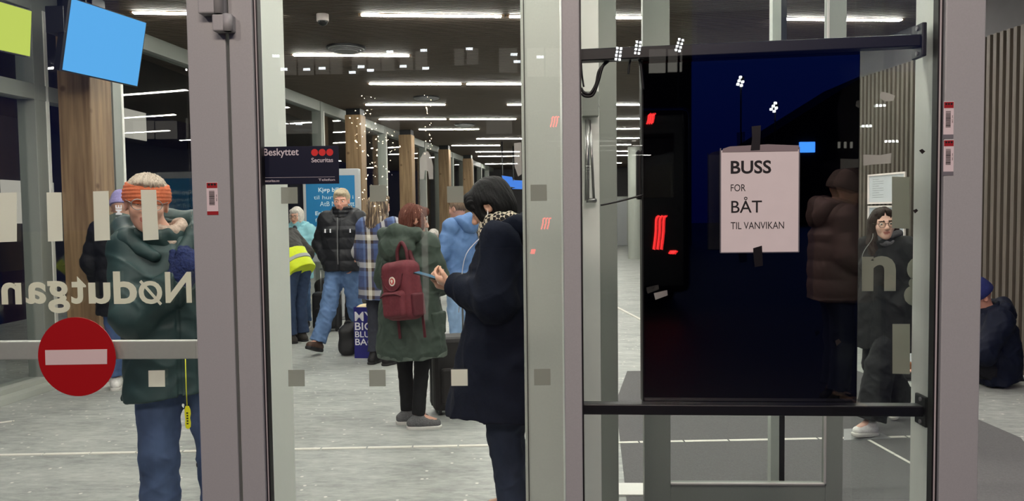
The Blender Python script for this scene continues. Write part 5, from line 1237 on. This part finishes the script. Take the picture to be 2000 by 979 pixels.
# ------------------------------------------------------------------ outside, seen in the reflections
YB = -30.0
def mir(px, py, yw):                                   # a point at depth yw that shows mirrored at this photo pixel
    q = atY(px, py, 4.2 - yw); return Vector((q.x, yw, q.z))
t = thing('building', 'dark building across the street with a row of lit windows', 'building', (0, YB, 0))
a = mir(150, 60, YB); b = mir(1352, 500, YB)
obj('wall', boxes(((-19, -8, -.02), (b.x, -.02, 16))), M['dark_building'], t)
for (xa, xb, ya, yb_) in [(548, 578, 107, 147), (583, 612, 107, 147), (617, 642, 106, 145), (646, 668, 106, 145), (688, 714, 104, 138), (720, 742, 104, 138), (746, 770, 104, 138), (782, 806, 102, 137), (812, 834, 100, 137), (888, 906, 96, 128), (912, 934, 95, 126), (975, 1010, 94, 142), (1030, 1062, 94, 150), (1066, 1098, 94, 150), (1268, 1300, 96, 142), (1305, 1332, 96, 140), (440, 470, 235, 275), (470, 520, 235, 275), (262, 300, 236, 272), (305, 345, 236, 272), (365, 420, 230, 270), (545, 620, 235, 262), (700, 780, 228, 262), (950, 1000, 232, 262)]:
    p0, p1 = mir(xa, yb_, YB), mir(xb, ya, YB)
    w_ = obj('window', boxes(((p0.x, -.02, p0.z), (p1.x, .06, p1.z))), M['lit_room'], t)
for px, py in [(556, 136), (630, 134), (706, 131), (689, 142), (724, 138), (762, 102), (788, 130), (828, 99), (832, 134), (917, 96), (1004, 107), (1010, 121), (1055, 112), (540, 110), (600, 136), (585, 242), (400, 255)]:
    p0 = mir(px, py, YB); bm = NB(); box(bm, (p0.x - .15, .06, p0.z - .055), (p0.x + .15, .10, p0.z + .055)); obj('window_lamp', bm, M['room_lamp'], t)
# dark roof line at right
t = thing('building', 'dark gabled warehouse across the water', 'building', (0, -70, 0))
q0, q1, q2 = mir(1495, 268, -70), mir(1700, 140, -70), mir(2300, 140, -70)
bm = NB(); prism(bm, [(mir(1495, 420, -70).x, 0, 0), (q0.x, 0, q0.z), (q1.x, 0, q1.z), (q2.x, 0, q2.z), (q2.x, 0, 0)], (0, -12, 0)); obj('wall', bm, M['hill'], t)
p0, p1 = mir(1562, 298, -69.9), mir(1592, 277, -69.9)
obj('shop_window', boxes(((p0.x, .02, p0.z), (p1.x, .2, p1.z))), M['blue_window'], t)
for px in (1640, 1652, 1664): 
    p0 = mir(px, 283, -69.8); bm = NB(); box(bm, (p0.x - .1, .1, p0.z - .3), (p0.x + .1, .2, p0.z + .3)); obj('window_lamp', bm, M['lit_room'], t)
t = thing('building', 'dark office block standing beyond the left glass wall', 'building', (-16, 22, 0))
obj('wall', boxes(((-6, -22, -.02), (0, 30, 9))), mat('slate_facade', lin(58, 62, 74), 0.9), t)
for q in range(7):
    for e in range(2):
        obj('window', boxes(((-.02, -18 + q * 6, 1.4 + e * 3.2), (.05, -15.6 + q * 6, 2.7 + e * 3.2))), M['lit_room'] if (q * 2 + e) % 3 == 0 else M['screen_glass'], t)
# flood light masts
for i, (px, py, yy, n_, tilt) in enumerate([(1449, 155, -45, 5, .35), (1516, 206, -48, 5, .6), (1208, 105, -26, 8, .15), (1246, 93, -26, 8, .15), (1327, 88, -26, 8, .3), (1724, 206, -40, 3, 1.3), (1745, 276, -40, 4, 1.4), (1697, 246, -44, 3, 1.4)]):
    p0 = mir(px, py, yy); t = thing('flood_light', 'flood light on a mast across the street, number %s from the left' % ORD[i], 'lamp', p0, 0, 'flood lights across the street')
    bm = NB(); k = (4.2 - yy) / 1500 
    for q in range(n_):
        u = (q % 2 - .5) * 7 * k if n_ > 4 else (q - n_ / 2) * 7 * k; v = (q // 2 - 1.5) * 7 * k if n_ > 4 else 0
        c_, s_ = (math.cos(tilt), math.sin(tilt)) if n_ > 4 else (1, 0); bm2 = bm
        box(bm2, (u * c_ + v * s_ - 2.1 * k, -.02, -u * s_ + v * c_ - 2.1 * k), (u * c_ + v * s_ + 2.1 * k, .02, -u * s_ + v * c_ + 2.1 * k))
    obj('led_modules', bm, M['flood'], t)
    bm = NB(); box(bm, (-5 * k, -.1, -6 * k), (5 * k, -.03, 6 * k)); tube(bm, [(0, -.12, 0), (0, -.12, -p0.z)], .05, 8); obj('mast', bm, M['hill'], t)
# bus with its tail lamps
YBUS = -7.8
t = thing('bus', 'dark bus standing outside with red tail lamps', 'bus', (1.02, YBUS, 0))
bm = NB(); box(bm, (-1.27, -9, .25), (1.27, -.02, 3.15), .12); obj('bus_body', bm, mat('black_bus', lin(10, 10, 13), .35), t)
obj('rear_window', boxes(((-1.0, -.02, 1.75), (1.0, 0.0, 2.75))), M['screen_glass'], t)
for (px, py, w_, h_) in [(1290, 455, 20, 66), (1066, 437, 16, 22), (1273, 231, 12, 18), (1083, 238, 14, 20), (1316, 494, 12, 5), (1041, 492, 8, 8)]:
    p0 = mir(px, py, YBUS + .02); kk = (4.2 - YBUS) / 1500
    for q in range(3):
        bm = NB(); ox_ = (q - 1) * w_ * .36 * kk; sl_ = w_ * .2 * kk
        tube(bm, spline([(p0.x - 1.02 + ox_ - sl_, .02, p0.z - h_ / 2 * kk), (p0.x - 1.02 + ox_, .02, p0.z), (p0.x - 1.02 + ox_ + sl_ * .3, .02, p0.z + h_ * .4 * kk), (p0.x - 1.02 + ox_ + sl_ * 1.6, .02, p0.z + h_ / 2 * kk)], 4), 1.5 * kk, 8); obj('tail_lamp', bm, M['tail'], t, True)
for q in (-1, 1):
    for yy in (-1.8, -7.2):
        bm = NB(); disc(bm, (q * 1.12 - .13, yy, .46), .48, (1, 0, 0), .26, 28); obj('wheel', bm, M['black_plastic'], t)
# trees with fairy lights
for (px, yy, pts, lab) in [(745, -9.0, [(716, 185), (718, 230), (690, 250), (700, 270), (712, 290), (730, 300), (742, 262), (752, 275), (735, 320), (760, 340), (722, 345), (748, 360), (770, 300), (728, 250), (715, 380), (742, 400), (765, 270), (700, 230)], 'bare tree wound with fairy lights outside, left one'),
                            (836, -9.5, [(836, 205), (834, 225), (837, 255), (834, 270), (836, 290)], 'bare tree wound with fairy lights outside, right one')]:
    tr_ = thing('fairy_light_tree', lab, 'tree', (mir(px, 300, yy).x, yy, -.02), 0, 'trees with fairy lights outside'); o = tr_.location
    bm = NB(); tube(bm, [(0, 0, 0), (.02, 0, 1.5), (-.03, .05, 3.4)], [.09, .07, .03], 10)
    for px_, py_ in pts[::2]: e_ = mir(px_, py_, yy) - o; tube(bm, [(0, 0, max(.6, e_.z - .8)), e_ * .5 + Vector((0, 0, e_.z * .25)), e_], [.03, .018, .008], 6)
    obj('trunk', bm, M['bark'], tr_); bm = NB(); rn = random.Random(px)
    for px_, py_ in pts:
        for q in range(5 if px < 800 else 7):
            e_ = mir(px_ + rn.uniform(-12, 12) * (1 if px < 800 else .4), py_ + rn.uniform(-16, 16), yy) - o; e_.y += rn.uniform(-.3, .3)
            bmesh.ops.create_icosphere(bm, subdivisions=1, radius=rn.choice([.006, .009, .013]), matrix=T(*e_))
    b_ = obj('bulbs', bm, M['bulb'], tr_); b_['kind'] = 'stuff'
